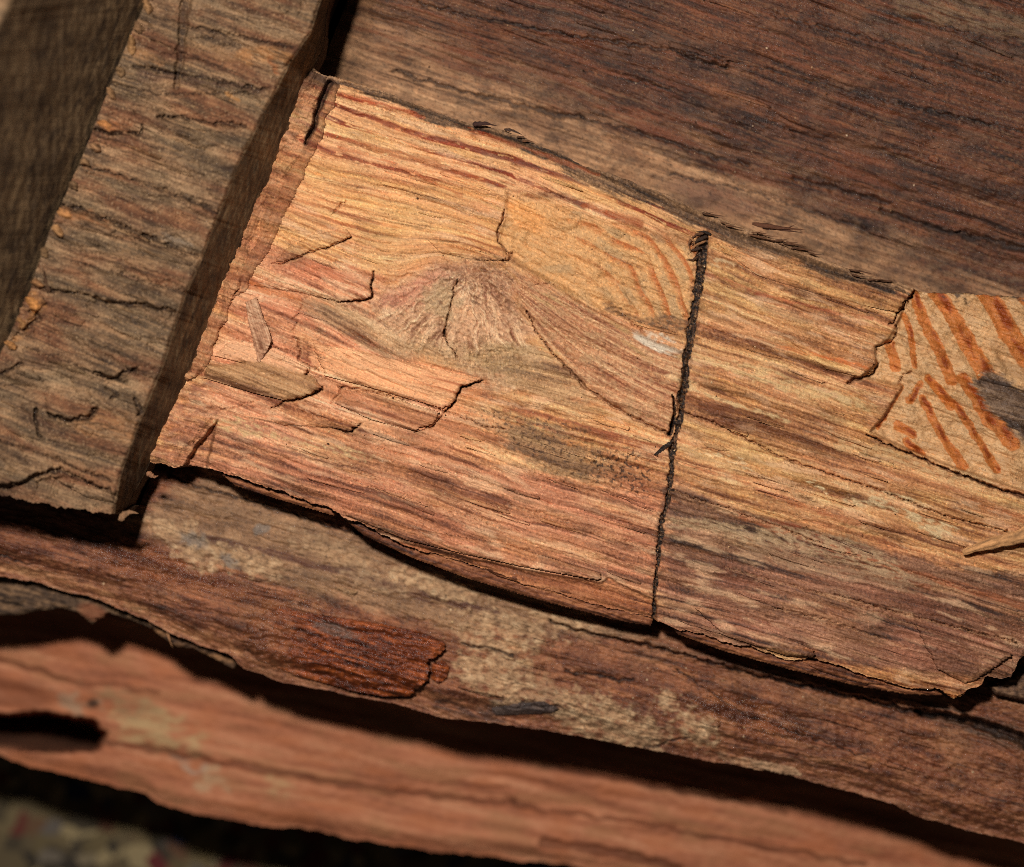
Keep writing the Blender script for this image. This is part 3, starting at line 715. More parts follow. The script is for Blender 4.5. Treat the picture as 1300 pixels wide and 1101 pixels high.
# lifted, ragged-ended pieces of split wood still attached to the face
for k, (pts, th, jg) in enumerate([
    ([(318,362),(345,352),(400,340),(440,341),(473,348),(471,364),(471,377),(462,380),(430,383),(380,372),(340,366)], 6, 2.0),
    ([(395,434),(460,446),(534,463),(612,482),(586,491),(577,510),(563,519),(530,510),(460,490),(412,478)], 7, 2.0),
    ([(434,493),(493,504),(560,523),(550,538),(525,547),(470,533),(425,512)], 6, 2.0),
    ([(300,527),(360,530),(421,530),(457,538),(445,548),(421,543),(360,540)], 5, 2.5),
    ([(263,462),(330,459),(400,479),(409,493),(383,505),(360,509),(320,499),(257,480)], 8, 2.5),
    ([(290,434),(345,444),(391,467),(386,481),(330,467),(270,452)], 5, 1.5),
    ([(430,640),(520,670),(640,690),(766,728),(760,737),(670,721),(594,705),(514,686),(440,655)], 7, 3.0),
    ([(346,333),(360,333),(394,319),(415,314),(446,300),(440,290),(400,296),(362,316)], 5, 1.6),
    ([(905,306),(1000,332),(1100,358),(1158,372),(1148,384),(1140,397),(1060,380),(960,350)], 4, 2.0),
    ([(1000,432),(1060,440),(1111,458),(1108,472),(1092,479),(1050,470)], 4, 2.0),
    ([(1160,792),(1230,812),(1285,830),(1262,850),(1244,862),(1225,868),(1190,850)], 7, 3.0),
    ([(880,770),(960,792),(1036,826),(1034,834),(1000,834),(920,808)], 6, 3.0),
    ([(540,303),(600,316),(646,326),(640,330),(600,331),(560,322)], 4, 2.0),
    ]):
    px_ = [p[0] for p in pts]; xa, xb = min(px_), max(px_); f_ = 1 + .09*math.sin(k*2.3)
    chip('wood_chip', pts, mh, main_paint, M_fresh, timber, th*1.25, jag=jg*1.25, seed=100+7*k, tint=(f_, f_, f_),
         lift=lambda x, y, xa=xa, xb=xb: 4.5*ss(.55, 1.0, (x-xa)/(xb-xa)))
def lip_paint(x, y):
    u, psi = main_grain(x, y)
    st = pn(u/120, psi/4, 991) + .7*pn(u/60, psi/1.8, 992) + .5*fbm(x/5, y/4, 3, 993)
    return ramp3(st*1.2, pal((58,30,18),(124,72,44),(176,116,74))), np.full(x.shape, .6, f32), np.stack([u, psi], 1)
for k, (pts, h_, t_) in enumerate([([(415,640),(470,664),(520,688),(600,714),(700,742),(800,774),(830,780),(828,796),(780,788),(690,764),(590,734),(520,708),(460,680)], -34, 12),
        ([(848,784),(930,806),(1010,828),(1100,850),(1180,868),(1200,884),(1150,882),(1080,870),(1000,850),(920,828),(860,806)], -30, 12), ([(262,590),(340,612),(420,640),(425,656),(350,634),(300,618)], -36, 10),
        ([(1010,836),(1090,858),(1140,872),(1090,868),(1040,852)], -20, 8), ([(600,712),(680,734),(740,756),(690,750),(630,732)], -22, 8)]):
    chip('torn_layer', pts, lambda x, y, h_=h_: h_ + 4*pn(x/30, y/9, 994), lip_paint, M_fresh, timber, t_, jag=2.6, seed=1700+9*k, sink=30, rough=2.5)
# curled shaving, its right side lifting off
def fpaint(x, y):
    s = (x-311)*.30 + (y-377)*.12
    a = -(x-326)*.94 + (y-377)*.33
    st = pn(s/9, a/2.5, 301) + .7*fbm(x/7, y/5, 3, 302)
    c = ramp3(st*1.3, pal((136,90,64),(190,142,108),(216,176,140)))
    return c, np.full(x.shape, .75, f32), np.stack([y, a], 1)
sh = chip('wood_shaving', [(311,383),(326,377),(331,392),(334,402),(342,420),(345,433),(339,446),(328,463),(323,453),(321,434),(315,410)], mh, fpaint, M_fresh, timber, 2.5, step=.9, jag=.8, seed=210,
     lift=lambda x, y: 2 + 15*ss(314, 344, x + (y-420)*-.12) , ang=70)

# the pitch-filled kerf
def seam_mesh():
    q = resample(SEAM, 420)
    nW = 17
    s = np.arange(420)*1.17
    wv = q[:, 2]*1.9 + 1.5
    off = np.linspace(-1, 1, nW)
    cx = q[:, 0] + 2.4*pn(s/16, 0*s, 33) + 1.2*pn(s/5, 0*s, 37)
    cx = q[:, 0]
    Xs = cx[:, None] + off[None, :]*wv[:, None]; Ys = q[:, 1][:, None] + off[None, :]*wv[:, None]*.15 + 0*Xs
    Hs = mh(A(Xs).ravel(), A(Ys).ravel()).reshape(Xs.shape)
    b = fbm(Xs/4.5, Ys/5, 3, 34)
    Hs = Hs - 8 + 7*b + 3*fbm(Xs/14, Ys/16, 2, 38)
    def pt(x, y):
        v = fbm(x/3.5, y/4.0, 3, 35)
        c = ramp3(v*1.3, pal((10,8,7),(32,21,15),(104,70,46)))
        c = mixc(c, ss(.25, .42, fbm(x/4.5, y/6, 3, 36)), lin(128,88,56), .75)
        c = mixc(c, ss(.35, .5, fbm(x/2.4, y/2.6, 2, 39)), lin(176,136,96), .6)
        return c, np.full(x.shape, .5, f32)+.2*v, np.stack([y, x*1.0], 1)
    return slab('pitch_seam', A(Xs), A(Ys), A(Hs), pt, -34, M_tar, timber, rows=2, rough=.5)
seam = seam_mesh()
seam['label'] = 'black crusty pitch seam filling the saw kerf'
chip('pitch_smear', [(856,559),(852,567),(842,573),(831,580),(829,576),(840,566),(850,560)], mh, lambda x, y: (ramp3(fbm(x/3, y/3, 3, 90)*1.4, pal((12,9,8),(34,24,18),(96,66,46))), np.full(x.shape, .5, f32), np.stack([x, y], 1)), M_tar, timber, 3, jag=1.2, seed=310)
for k, (pts, r, c) in enumerate([([(898,300,2),(886,305,6),(876,312,3)], 2.4, (52,34,22)), ([(894,296,3),(884,298,7),(874,306,4)], 1.8, (92,60,38)), ([(890,314,2),(880,318,6),(873,316,2)], 2.0, (64,42,28)), ([(896,306,3),(884,311,8),(872,322,3)], 1.6, (150,104,66)),
        ([(880,300,2),(874,310,6),(877,321,2)], 1.5, (120,80,50)), ([(903,298,2),(893,294,6),(884,294,3)], 1.8, (40,28,20)), ([(886,326,0),(879,330,5),(870,329,2)], 1.5, (86,56,36)), ([(874,300,3),(881,306,8),(882,316,3)], 1.4, (160,112,72))]):
    splinter('frayed_fibre', pts, r, M_fresh, lin(*c), timber, seed=580+k)

# ridge of torn fibre along the saw cut, with its dark slit
def ridge_paint(x, y):
    a = (x-412)*.92 + (y-100)*.38
    l = -(x-412)*.38 + (y-100)*.92
    st = .35*pn(l/60, a/5, 400) + .8*fbm(x/7, y/5, 4, 401) + 1.1*pn((x*CA+y*SA)/30, (-x*SA+y*CA)/5, 402)
    c = ramp3(st*1.15, pal((96,56,34),(172,112,74),(206,154,110)))
    c = mixc(c, ss(.05, .5, fbm(x/16, y/14, 3, 403)), lin(98,66,42), .7)
    c = mixc(c, ss(.2, .4, fbm(x/5, y/4, 3, 405)), lin(60,40,26), .6)
    c = .45*c + .55*main_paint(x, y)[0]*A([.86,.82,.80])[None]
    c = mixc(c, ss(130, 100, y + 8*pn(x/9, y/9, 404)), lin(70,50,36), .7)
    return c, np.full(x.shape, .7, f32), np.stack([l, a], 1)
ridge = chip('torn_ridge', [(413,96),(405,130),(391,178),(374,216),(356,262),(338,300),(320,334),(298,374),(276,432),(258,474),(236,484),(220,470),(240,410),(268,345),(294,290),(310,255),(342,178),(366,112),(392,88)], mh, ridge_paint, M_fresh, timber, 7, jag=7.0, seed=410, dome=1, ang=24, rough=1.8, js=5.0, lift=lambda x, y: 3.5*terraces(-x*.38+y*.92, x*.92+y*.38, 887, 30, 14, 3)[0])
chip('torn_ridge', [(421,99),(432,108),(425,132),(410,168),(396,200),(380,236),(364,268),(348,304),(330,338),(314,366),(296,382),(304,350),(326,300),(350,246),(374,200),(395,166),(415,122)], mh, lambda x, y: (ridge_paint(x, y)[0]*A([.80, .74, .70])[None],) + ridge_paint(x, y)[1:], M_fresh, timber, 5, jag=5.0, seed=420, dome=0, ang=24, rough=2.0, js=4.0)
for k, (pts, r, c) in enumerate([
    ([(955,284,4),(985,289,8),(1024,292,10)], 3.2, (92,54,32)), ([(968,290,2),(1000,290,6),(1012,284,12)], 2.0, (84,48,30)), ([(975,289,2),(1002,293,7),(1020,296,9)], 2.0, (80,48,30)),
    ([(600,158,-2),(618,157,2),(632,160,3)], 3, (60,34,26)), ([(640,164,-2),(652,166,2),(664,172,0)], 2, (66,44,32)),
    ([(1185,874,-8),(1160,871,-4),(1140,870,-6)], 2.4, (150,104,70)), ([(1120,862,-8),(1140,868,-4),(1155,872,-6)], 2, (140,90,60))]):
    splinter('splinter', pts, r, M_fresh, lin(*c), timber, seed=500+k)
rs_ = np.random.RandomState(5)
for k in range(26):
    x_ = rs_.uniform(620, 1120); y_ = float(interp_poly(np.array([x_]), TOP)[0]) + rs_.uniform(1, 6)
    if k < 12: x_ = rs_.uniform(948, 1010); y_ = float(interp_poly(np.array([x_]), TOP)[0]) + rs_.uniform(0, 5)
    L_ = rs_.uniform(12, 34); a_ = math.radians(rs_.uniform(-6, 20))
    g_ = rs_.uniform(.6, 1.3)
    splinter('splinter', [(x_, y_, -3), (x_+L_*.5*math.cos(a_), y_+L_*.5*math.sin(a_), 1), (x_+L_*math.cos(a_), y_+L_*math.sin(a_)+rs_.uniform(-3, 2), 2)], rs_.uniform(.7, 1.7), M_fresh, lin(96, 62, 38)*A(g_), timber, seed=1900+k)
chip('wood_chip', [(1196,878),(1214,872),(1230,875),(1222,884),(1210,888)], lambda x, y: 0*x-14, main_paint, M_fresh, timber, 6, jag=1.2, seed=610, tint=(1.6, 1.5, 1.4))
tw = splinter('loose_splinter', [(1350,655,24),(1300,680,22),(1262,689,20),(1238,696,17),(1222,702,11)], 9, M_fresh, lin(196,144,94), None, seed=521, flat=.75, tip=.38, sides=20, per=24, fray=.22)
tag(tw, 'pale loose splinter lying on the orange timber face near the right border', 'splinter')

def slivers(name, n, box, surf, paint, mat, parent, ang, seed, ln=(26, 90), wd=(3.5, 9), th=(2.5, 5.5), avoid=(), region=None, dark=1.0):
    r = np.random.RandomState(seed); k = 0; tries = 0
    while k < n and tries < n*12:
        tries += 1
        cx, cy = r.uniform(box[0], box[2]), r.uniform(box[1], box[3])
        L, Wd, T = r.uniform(*ln), r.uniform(*wd), r.uniform(*th)
        a = math.radians(ang + r.uniform(-2.5, 2.5)); ca, sa = math.cos(a), math.sin(a)
        ends = A([[cx-ca*L/2, cy-sa*L/2], [cx, cy], [cx+ca*L/2, cy+sa*L/2]])
        if region is not None and (sd(ends[:, 0], ends[:, 1], region) < 12).any(): continue
        if any((sd(ends[:, 0], ends[:, 1], z) > -6).any() for z in avoid): continue
        sgn = r.choice([-1, 1]); e = r.uniform(.3, 1.0, 4)
        loc = [(-.5, .15*e[0]), (-.2, -.45), (.2, -.5*e[1]), (.5*e[2], -.42), (.5, .1*e[3]), (.44, .45), (0, .5), (-.3, .35)]
        pts = [(cx + sgn*(p*L*ca) - q*Wd*sa, cy + sgn*(p*L*sa) + q*Wd*ca) for p, q in loc]
        up = r.uniform(0, 3.5)
        f = r.uniform(.82, 1.16)
        o = chip(name, pts, surf, paint, mat, parent, T, step=1.1, jag=r.uniform(.8, 2.0), seed=1000+seed*40+k, ang=ang, rough=.8,
                 tint=(f, f*r.uniform(.95, 1.03), f*r.uniform(.92, 1.04)),
                 lift=lambda x, y: up*ss(-.1, .5, sgn*((x-cx)*ca + (y-cy)*sa)/L))
        if o is not None: k += 1
slivers('wood_sliver', 70, (230, 110, 1290, 860), mh, main_paint, M_fresh, timber, 17.5, 3, avoid=(KNOT, HATCH, CHIPZ, TON, [(a, b) for a, b, c in SEAM[:]] + [(845,785),(905,300)]), region=[(420,115),(640,180),(890,285),(1150,380),(1100,470),(1110,545),(1290,640),(1290,820),(1210,865),(840,775),(430,635),(270,590),(270,470),(330,380)])
slivers('wood_sliver', 14, (430, 640, 1180, 870), mh, main_paint, M_fresh, timber, 16.5, 4, ln=(60, 130), wd=(5, 10), th=(4, 7), region=[(300,590),(430,630),(663,705),(830,760),(1100,830),(1200,870),(1200,885),(1000,845),(830,790),(663,742),(415,652)])

# ================================================================== BACK TIMBER (dark, upper right)
BK_D = pal((52,30,20),(96,62,42),(134,92,62))
def back_grain(x, y):
    a = math.radians(18.5)
    u = x*math.cos(a) + y*math.sin(a); v = -x*math.sin(a) + y*math.cos(a)
    v = v + 8*pn(u/300, v/80, 200) + 2.5*pn(u/60, v/20, 201)
    return u, v
BCR = [([(500,90),(531,100),(600,119),(656,133),(698,145),(736,150)], 1.4, 2.4, 11), ([(736,150),(800,166),(850,180),(909,201),(950,209)], .8, 2.0, 9), ([(1009,227),(1075,244),(1127,258)], 2, 2.2, 11),
       ([(1118,266),(1196,294),(1250,304),(1345,330)], 2.2, 3.0, 12), ([(531,3),(642,31),(740,48),(850,64),(895,80),(924,86)], 1.3, 2.0, 9), ([(850,62),(1000,95),(1120,128),(1300,168)], .6, 1.6, 6),
       ([(850,222),(930,238),(1010,262),(1100,292)], .7, 1.2, 5), ([(980,20),(1100,48),(1300,108)], .8, 1.4, 6), ([(640,60),(760,95),(880,120)], .6, .9, 4), ([(1100,10),(1300,60)], .8, 1.2, 5)]
def back_h(x, y):
    u, v = back_grain(x, y)
    d = interp_poly(x, TOPS) - y           # distance up from the hewn face's upper edge
    h = -105 + 70*ss(0, 320, d + .05*(x-650)) + 30*ss(250, 600, d) - 95*ss(490, 415, x + .2*y)
    h += 1.8*terraces(u, v, 470, 140, 16, 3)[0] - 3*checks(u, v, 474) - 1.6*lines(u, v, 900, 200, 4, .32, .44) + 2*fbm(x/16, y/11, 3, 930)
    h += 7*pn(u/200, v/50, 202) + 3.6*pn(u/110, v/12, 203) + 2.2*pn(u/60, v/5, 204) + 1.2*fbm(x/8, y/6, 3, 205)
    jx, jy = x + 4*pn(x/14, y/14, 206), y + 4*pn(x/12, y/12, 207) + 1.5*pn(x/4, y/4, 208)
    for pts, w0, w1, dep in BCR: h -= dep*stroke(jx, jy, pts, w0*1.3, w1*1.3)
    s = sd(x+2*pn(y/3, x/40, 209), y, [(850,50),(900,66),(928,74),(926,88),(895,82),(845,66)]); h += 6*ss(0, 4, s)
    return h
def back_paint(x, y):
    u, v = back_grain(x, y)
    st = 1.0*pn(u/260, v/9, 210) + .8*pn(u/120, v/3.5, 211) + .5*pn(u/50, v/1.8, 212) + .45*fbm(x/5, y/4, 3, 213)
    st = st*.8 + .3*terraces(u, v, 470, 140, 16, 3)[1] + .5*fbm(x/30, y/18, 4, 988) + .3*fbm(x/2.6, y/2.3, 2, 476)
    col = ramp3(st, pal((42,21,10),(92,51,28),(142,88,52)))
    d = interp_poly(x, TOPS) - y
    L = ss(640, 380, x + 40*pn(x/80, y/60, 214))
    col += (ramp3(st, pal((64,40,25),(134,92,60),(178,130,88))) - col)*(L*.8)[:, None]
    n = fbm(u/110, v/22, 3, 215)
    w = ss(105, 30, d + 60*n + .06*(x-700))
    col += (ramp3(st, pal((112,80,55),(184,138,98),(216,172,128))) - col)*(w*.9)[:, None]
    col = mixc(col, ss(-.1, .5, blob(x+20*n, y+10*n, 905, 250, 80, 20, 18)), lin(128,88,68), .7)
    col = mixc(col, ss(0, .5, fbm(x/12, y/9, 3, 216))*ss(120, 40, d), lin(136,106,78), .5)
    col = mixc(col, checks(u, v, 474), lin(34,21,14), .6)
    for sd_, lu, lv, c_, a in ((900, 200, 4, (44,26,18), .4), (905, 140, 2.4, (52,30,20), .35), (910, 170, 3.2, (142,84,48), .35), (915, 120, 2.2, (160,122,84), .3)):
        col = mixc(col, lines(u, v, sd_, lu, lv, .32, .44)*ss(-.4, .3, pn(u/120, v/40, sd_+4)), lin(*c_), a)
    col = mixc(col, ss(.1, .5, fbm(x/60, y/40, 4, 922)), lin(128,88,62), .35); col = mixc(col, ss(.15, .5, fbm(x/45, y/30, 4, 926)), lin(58,36,26), .45)
    rd = ss(.15, .5, pn(u/130, v/7, 217))*ss(30, 80, d)
    col = mixc(col, rd, lin(122,66,38), .6)
    for pts, w0, w1, c, a in [([(430,30),(520,52),(640,78),(730,105)], 4, 4, (128,76,46), .6), ([(560,70),(620,88),(700,104)], 5, 4, (136,96,66), .6), ([(760,135),(850,152),(905,158)], 5, 3, (134,74,44), .6),
        ([(1180,280),(1220,290)], 4, 4, (126,66,36), .6), ([(980,60),(1100,100),(1200,125),(1300,140)], 4, 4, (128,72,42), .5), ([(1000,200),(1100,222),(1160,240)], 3, 4, (120,68,42), .5),
        ([(1150,5),(1230,20),(1345,50)], 16, 20, (128,102,74), .7), ([(1100,30),(1200,55),(1300,75)], 12, 10, (104,82,64), .5), ([(700,20),(800,40),(900,60)], 8, 6, (84,64,50), .5)]:
        col = mixc(col, stroke(x+6*n, y+8*n, pts, w0, w1)*ss(-.5, .3, pn(u/25, v/3, 218)), lin(*c), a)
    jx, jy = x + 4*pn(x/14, y/14, 206), y + 4*pn(x/12, y/12, 207) + 1.5*pn(x/4, y/4, 208)
    for pts, w0, w1, dep in BCR: col = mixc(col, stroke(jx, jy, pts, w0, w1), lin(32,20,14), .8)
    col = mixc(col, ss(.42, .58, fbm(x/3.6, y/3.2, 2, 219)), lin(32,20,14), .6)
    col = mixc(col, ss(.44, .6, fbm(x/3.2, y/3.0, 2, 220)), lin(156,122,90), .3)
    col *= (1+.2*fbm(u/80, v/30, 3, 221))[:, None]
    return col, A(.58 + .25*n + .2*w), np.stack([u, v], 1)
nc, nr = 640, 330
BT = [(330,-230),(1430,-180)]; BB = [(330,150),(420,180),(640,235),(890,330),(1160,430),(1430,470)]
top = resample(BT, nc); bot = resample(BB, nc); lef = resample([BT[0], BB[0]], nr); rig = resample([BT[-1], BB[-1]], nr)
G = coons(top, bot, lef, rig); X, Y = np.ascontiguousarray(G[..., 0]), np.ascontiguousarray(G[..., 1])
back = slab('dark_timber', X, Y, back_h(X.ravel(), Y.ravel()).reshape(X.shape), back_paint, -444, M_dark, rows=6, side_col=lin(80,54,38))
tag(back, 'dark brown dusty timber with long hairline cracks behind the orange face, upper right', 'timber')
chip('raised_fibre', [(846,50),(900,64),(927,74),(924,86),(895,80),(850,64)], back_h, back_paint, M_dark, back, 4, jag=3, seed=620)
chip('raised_fibre', [(1178,198),(1188,195),(1194,202),(1190,208),(1180,204)], back_h, back_paint, M_dark, back, 6, jag=1.5, seed=630, tint=(1.7,1.6,1.5))

slivers('wood_sliver', 22, (480, -20, 1290, 330), back_h, back_paint, M_dark, back, 18.5, 5, ln=(20, 80), wd=(3, 8), region=[(450,-30),(1330,-30),(1330,350),(1150,340),(880,240),(640,140),(450,80)])

# ================================================================== LOWER LEDGE TIMBER (red-brown, resinous)
LB = [(-260,668),(-45,728),(0,733),(40,738),(75,748),(110,756),(145,770),(185,787),(215,805),(250,818),(290,830),(310,848),(350,864),(440,882),(500,892),(560,911),(606,916),(650,921),(683,926),(760,940),(822,952),(883,964),(960,975),(995,982),(1080,1005),(1130,1020),(1175,1040),(1240,1057),(1295,1068),(1345,1082)]
LT = [(-260,520),(-45,560),(175,545),(415,610),(663,695),(830,740),(1100,800),(1345,830)]
LCR = [([(588,817),(620,823),(652,832)], 1, 1.2, 8), ([(717,852),(740,855),(760,858),(782,863),(806,863)], 1, 1.6, 9), ([(700,790),(757,806),(820,818),(880,835),(960,857),(1040,874),(1120,893),(1165,906)], 1.4, 2.2, 16),
       ([(1165,904),(1200,908),(1240,918),(1300,940),(1345,952)], 3.5, 7, 44), ([(215,602),(250,618),(330,640),(400,662),(500,690)], 1.5, 1.2, 9), ([(0,706),(44,717)], 1.5, .8, 8), ([(380,800),(460,818),(540,835)], .8, .8, 4),
       ([(820,950),(860,940),(875,937)], 1, 1.5, 8), ([(640,898),(711,898)], 1, 1, 6), ([(860,850),(940,905),(1010,930),(1100,960)], .7, 1, 6)]
def ledge_grain(x, y):
    a = math.radians(15.5)
    u = x*math.cos(a) + y*math.sin(a); v = -x*math.sin(a) + y*math.cos(a)
    v = v + 8*pn(u/200, v/60, 230) + 3*pn(u/50, v/18, 231)
    return u, v
DUST = [(210,672,22,11,20),(240,668,14,9,10),(252,700,34,20,30),(282,694,14,9,0),(310,712,30,13,25),(345,720,14,14,0),(582,748,36,12,12),(650,796,55,15,15),(630,812,50,20,15),(640,860,44,30,20),(600,850,24,20,0),(760,912,70,26,20),(800,928,46,22,15),(848,890,13,16,0),(885,925,28,18,30),(715,790,38,8,14),(556,745,60,12,16),(520,735,30,9,16),(960,972,46,7,14),(425,700,60,14,18),(680,880,60,20,20), (470,735,45,10,18)]
def dustmask(x, y):
    j = 10*pn(x/16, y/13, 232) + 6*pn(x/6, y/5, 233)
    m = np.zeros(x.shape, f32)
    for k, b in enumerate(DUST):
        m = np.maximum(m, ss(-.12, .38, blob(x+j, y+.8*j, b[0], b[1], b[2]*1.15, b[3]*1.2, b[4]) + .6*fbm(x/13, y/9, 5, 234))*(.95 if k not in (18,19,20,21) else .55))
    return m
def ledge_h(x, y):
    u, v = ledge_grain(x, y)
    e = interp_poly(x, LB) - y
    h = -112 + 5*pn(u/150, v/40, 235) + 4*pn(u/120, v/14, 236) + 2.6*pn(u/40, v/6, 237) + 1.6*fbm(x/8, y/6, 3, 238)
    h -= 34*(1-ss(-4, 46, e))
    h += 2.6*terraces(u, v, 480, 100, 14, 3)[0] - 3*checks(u, v, 488) + 2.2*fbm(x/12, y/9, 3, 490)
    h += 10*ss(-6, 6, (x-757)*-.26+(y-806)*-.0 - 0*y)*0
    t1 = interp_poly(x, BOTS)
    ridge = ss(3, -3, y - interp_poly(x, [(700,790),(757,806),(820,818),(880,835),(960,857),(1040,874),(1120,893),(1165,906),(1240,918),(1300,940)]))*ss(690, 760, x)
    h += 9*ridge
    h += dustmask(x, y)*(2.5 + 2.5*fbm(x/5, y/5, 3, 239))
    rough = ss(760, 980, x)*ss(130, 60, e)
    h += rough*(3.2*fbm(x/14, y/9, 3, 240)) + 4*ss(-.2, .5, blob(x, y, 205, 720, 90, 26, 15))*fbm(x/9, y/6, 3, 245)
    jx, jy = x + 4*pn(x/14, y/14, 241) + pn(x/4, y/4, 247), y + 4*pn(x/12, y/12, 242) + 1.5*pn(x/4, y/4, 243)
    for pts, w0, w1, dep in LCR: h -= dep*stroke(jx, jy, pts, w0*1.3, w1*1.3)
    return h
def ledge_paint(x, y):
    u, v = ledge_grain(x, y)
    e = interp_poly(x, LB) - y
    st = 1.0*pn(u/180, v/9, 244) + .8*pn(u/80, v/4, 245) + .5*fbm(x/6, y/4.5, 3, 246) + .5*fbm(x/26, y/14, 2, 248)
    st = st*.55 + .45*terraces(u, v, 480, 100, 14, 3)[1] + .8*fbm(u/45, v/14, 3, 492) + .35*fbm(x/2.8, y/2.4, 2, 484) + .5*fbm(x/11, y/8, 3, 486)
    col = ramp3(st, pal((54,29,18),(122,74,46),(170,116,78)))
    # greyer, browner near the hewn face; redder lower down and at the ends
    red = ss(-.3, .4, fbm(x/90, y/45, 3, 249) + .4*ss(140, 30, e) + .15)
    col += (ramp3(st, pal((50,24,14),(114,62,38),(164,104,68))) - col)*(red*.8)[:, None]
    lf = ss(330, 180, x)*ss(0, 60, e); col += (ramp3(st, pal((46,22,13),(104,56,34),(154,94,60))) - col)*(lf*.7)[:, None]
    for sd_, lu, lv, c_, a in ((940, 160, 4, (46,24,16), .6), (945, 110, 2.4, (50,26,18), .5), (950, 140, 3.4, (150,92,60), .5), (955, 90, 2.4, (172,122,86), .4)):
        col = mixc(col, lines(u, v, sd_, lu, lv, .32, .44)*ss(-.4, .3, pn(u/120, v/40, sd_+4)), lin(*c_), a)
    # orange broken lip along the lower-left edge
    lip = ss(24, 8, e + 6*pn(u/30, v/5, 250))*ss(360, 250, x)
    col += (ramp3(st, pal((118,66,40),(176,116,76),(206,154,108))) - col)*(lip*.9)[:, None]
    lip2 = ss(12, 3, e + 4*pn(u/30, v/5, 251)); col += (ramp3(st, pal((86,48,30),(140,86,58),(172,120,86))) - col)*(lip2*.75)[:, None]
    for pts, w0, w1, c, a in [([(690,770),(757,790),(850,812),(960,846)], 6, 5, (142,80,50), .7), ([(760,800),(880,830),(1000,858)], 4, 4, (110,82,60), .5), ([(870,888),(930,905),(1020,925),(1100,948)], 9, 7, (72,38,26), .75),
        ([(960,918),(1040,942),(1120,965),(1200,985)], 4, 4, (152,88,56), .55), ([(1100,925),(1200,950),(1300,975)], 6, 6, (138,84,52), .5), ([(1180,900),(1250,925),(1345,960)], 14, 16, (94,72,54), .7),
        ([(270,690),(330,708),(410,735)], 5, 4, (62,36,30), .7), ([(545,762),(610,772),(680,778)], 7, 6, (78,46,36), .75), ([(622,896),(660,893),(711,904)], 6, 3, (62,48,44), .85), ([(560,895),(600,905),(640,910)], 9, 7, (58,40,36), .7),
        ([(130,690),(200,716),(300,745)], 10, 10, (96,50,34), .5), ([(0,690),(60,706)], 10, 8, (92,46,24), .8), ([(720,842),(780,852),(850,866)], 8, 8, (120,74,52), .6), ([(230,640),(330,665),(420,690)], 10, 12, (104,66,44), .6),
        ([(1000,985),(1080,1000),(1150,1025)], 6, 5, (160,110,78), .5)]:
        col = mixc(col, stroke(x+6*pn(x/20, y/14, 252), y+6*pn(x/22, y/12, 253), pts, w0, w1)*ss(-.5, .2, pn(u/25, v/4, 254)), lin(*c), a)
    up = ss(-8, 12, sd(x + 12*pn(u/30, v/8, 890), y + 9*pn(u/40, v/10, 891), [(150,660),(262,600),(480,690),(700,762),(860,812),(760,812),(640,800),(560,802),(470,775),(380,752),(300,722),(210,692)]) + 6*fbm(x/14, y/9, 3, 892))
    col += (ramp3(st*.8, pal((84,58,38),(142,108,76),(186,148,108))) - col)*(up*.75)[:, None]
    col = mixc(col, stroke(x+4*pn(x/20, y/14, 893), y+5*pn(x/18, y/12, 894), [(262,684),(330,700),(420,722),(520,752),(640,782)], 7, 5)*ss(-.6, .1, pn(u/40, v/4, 895)), lin(84,44,30), .85)
    dm = dustmask(x, y)
    dc = ramp3(fbm(x/12, y/9, 4, 255)*1.3, pal((118,88,60),(188,150,110),(220,188,146)))
    col += (dc-col)*(dm*ss(-.75, -.05, fbm(x/16, y/11, 4, 256)))[:, None]*.9
    for b in [(245,685,24,12,20),(292,712,16,9,30),(425,800,20,7,20),(330,672,14,8,0)]:
        col = mixc(col, ss(-.1, .5, blob(x+6*pn(x/9, y/9, 257), y+6*pn(x/8, y/8, 258), *b)), lin(122,112,102), .75)
    jx, jy = x + 4*pn(x/14, y/14, 241) + pn(x/4, y/4, 247), y + 4*pn(x/12, y/12, 242) + 1.5*pn(x/4, y/4, 243)
    for pts, w0, w1, dep in LCR: col = mixc(col, stroke(jx, jy, pts, w0, w1), lin(30,17,12), .85)
    col = mixc(col, ss(.42, .58, fbm(x/4, y/3.2, 2, 259)), lin(36,20,14), .6)
    col = mixc(col, ss(.44, .6, fbm(x/3.2, y/3.0, 2, 260)), lin(176,136,100), .3)
    col *= (1+.2*fbm(u/60, v/25, 3, 261))[:, None]
    gl = ss(-.2, .5, blob(x, y, 205, 720, 120, 30, 15)) + .7*ss(-.2, .5, blob(x, y, 370, 775, 90, 30, 15)) + ss(-.1, .4, blob(x, y, 950, 910, 100, 26, 15))
    rg = .50 - .28*np.clip(gl, 0, 1) + .25*dm + .15*pn(u/15, v/6, 262)
    return col, A(np.clip(rg, .22, .95)), np.stack([u, v], 1)
nc, nr = 980, 240
top = resample(LT, nc); bot = resample(LB, nc, 1.6, 24); lef = resample([LT[0], LB[0]], nr); rig = resample([LT[-1], LB[-1]], nr)
bot[0] = lef[-1]; bot[-1] = rig[-1]
G = coons(top, bot, lef, rig); X, Y = np.ascontiguousarray(G[..., 0]), np.ascontiguousarray(G[..., 1])
Hl = ledge_h(X.ravel(), Y.ravel()).reshape(X.shape)
ledge = slab('ledge_timber', X, Y, Hl, ledge_paint, -444, M_dark, rows=8, rough=9, side_col=lin(70,44,32), undercut=36)
tag(ledge, 'red-brown resinous timber with beige dust patches directly below the orange face', 'timber')
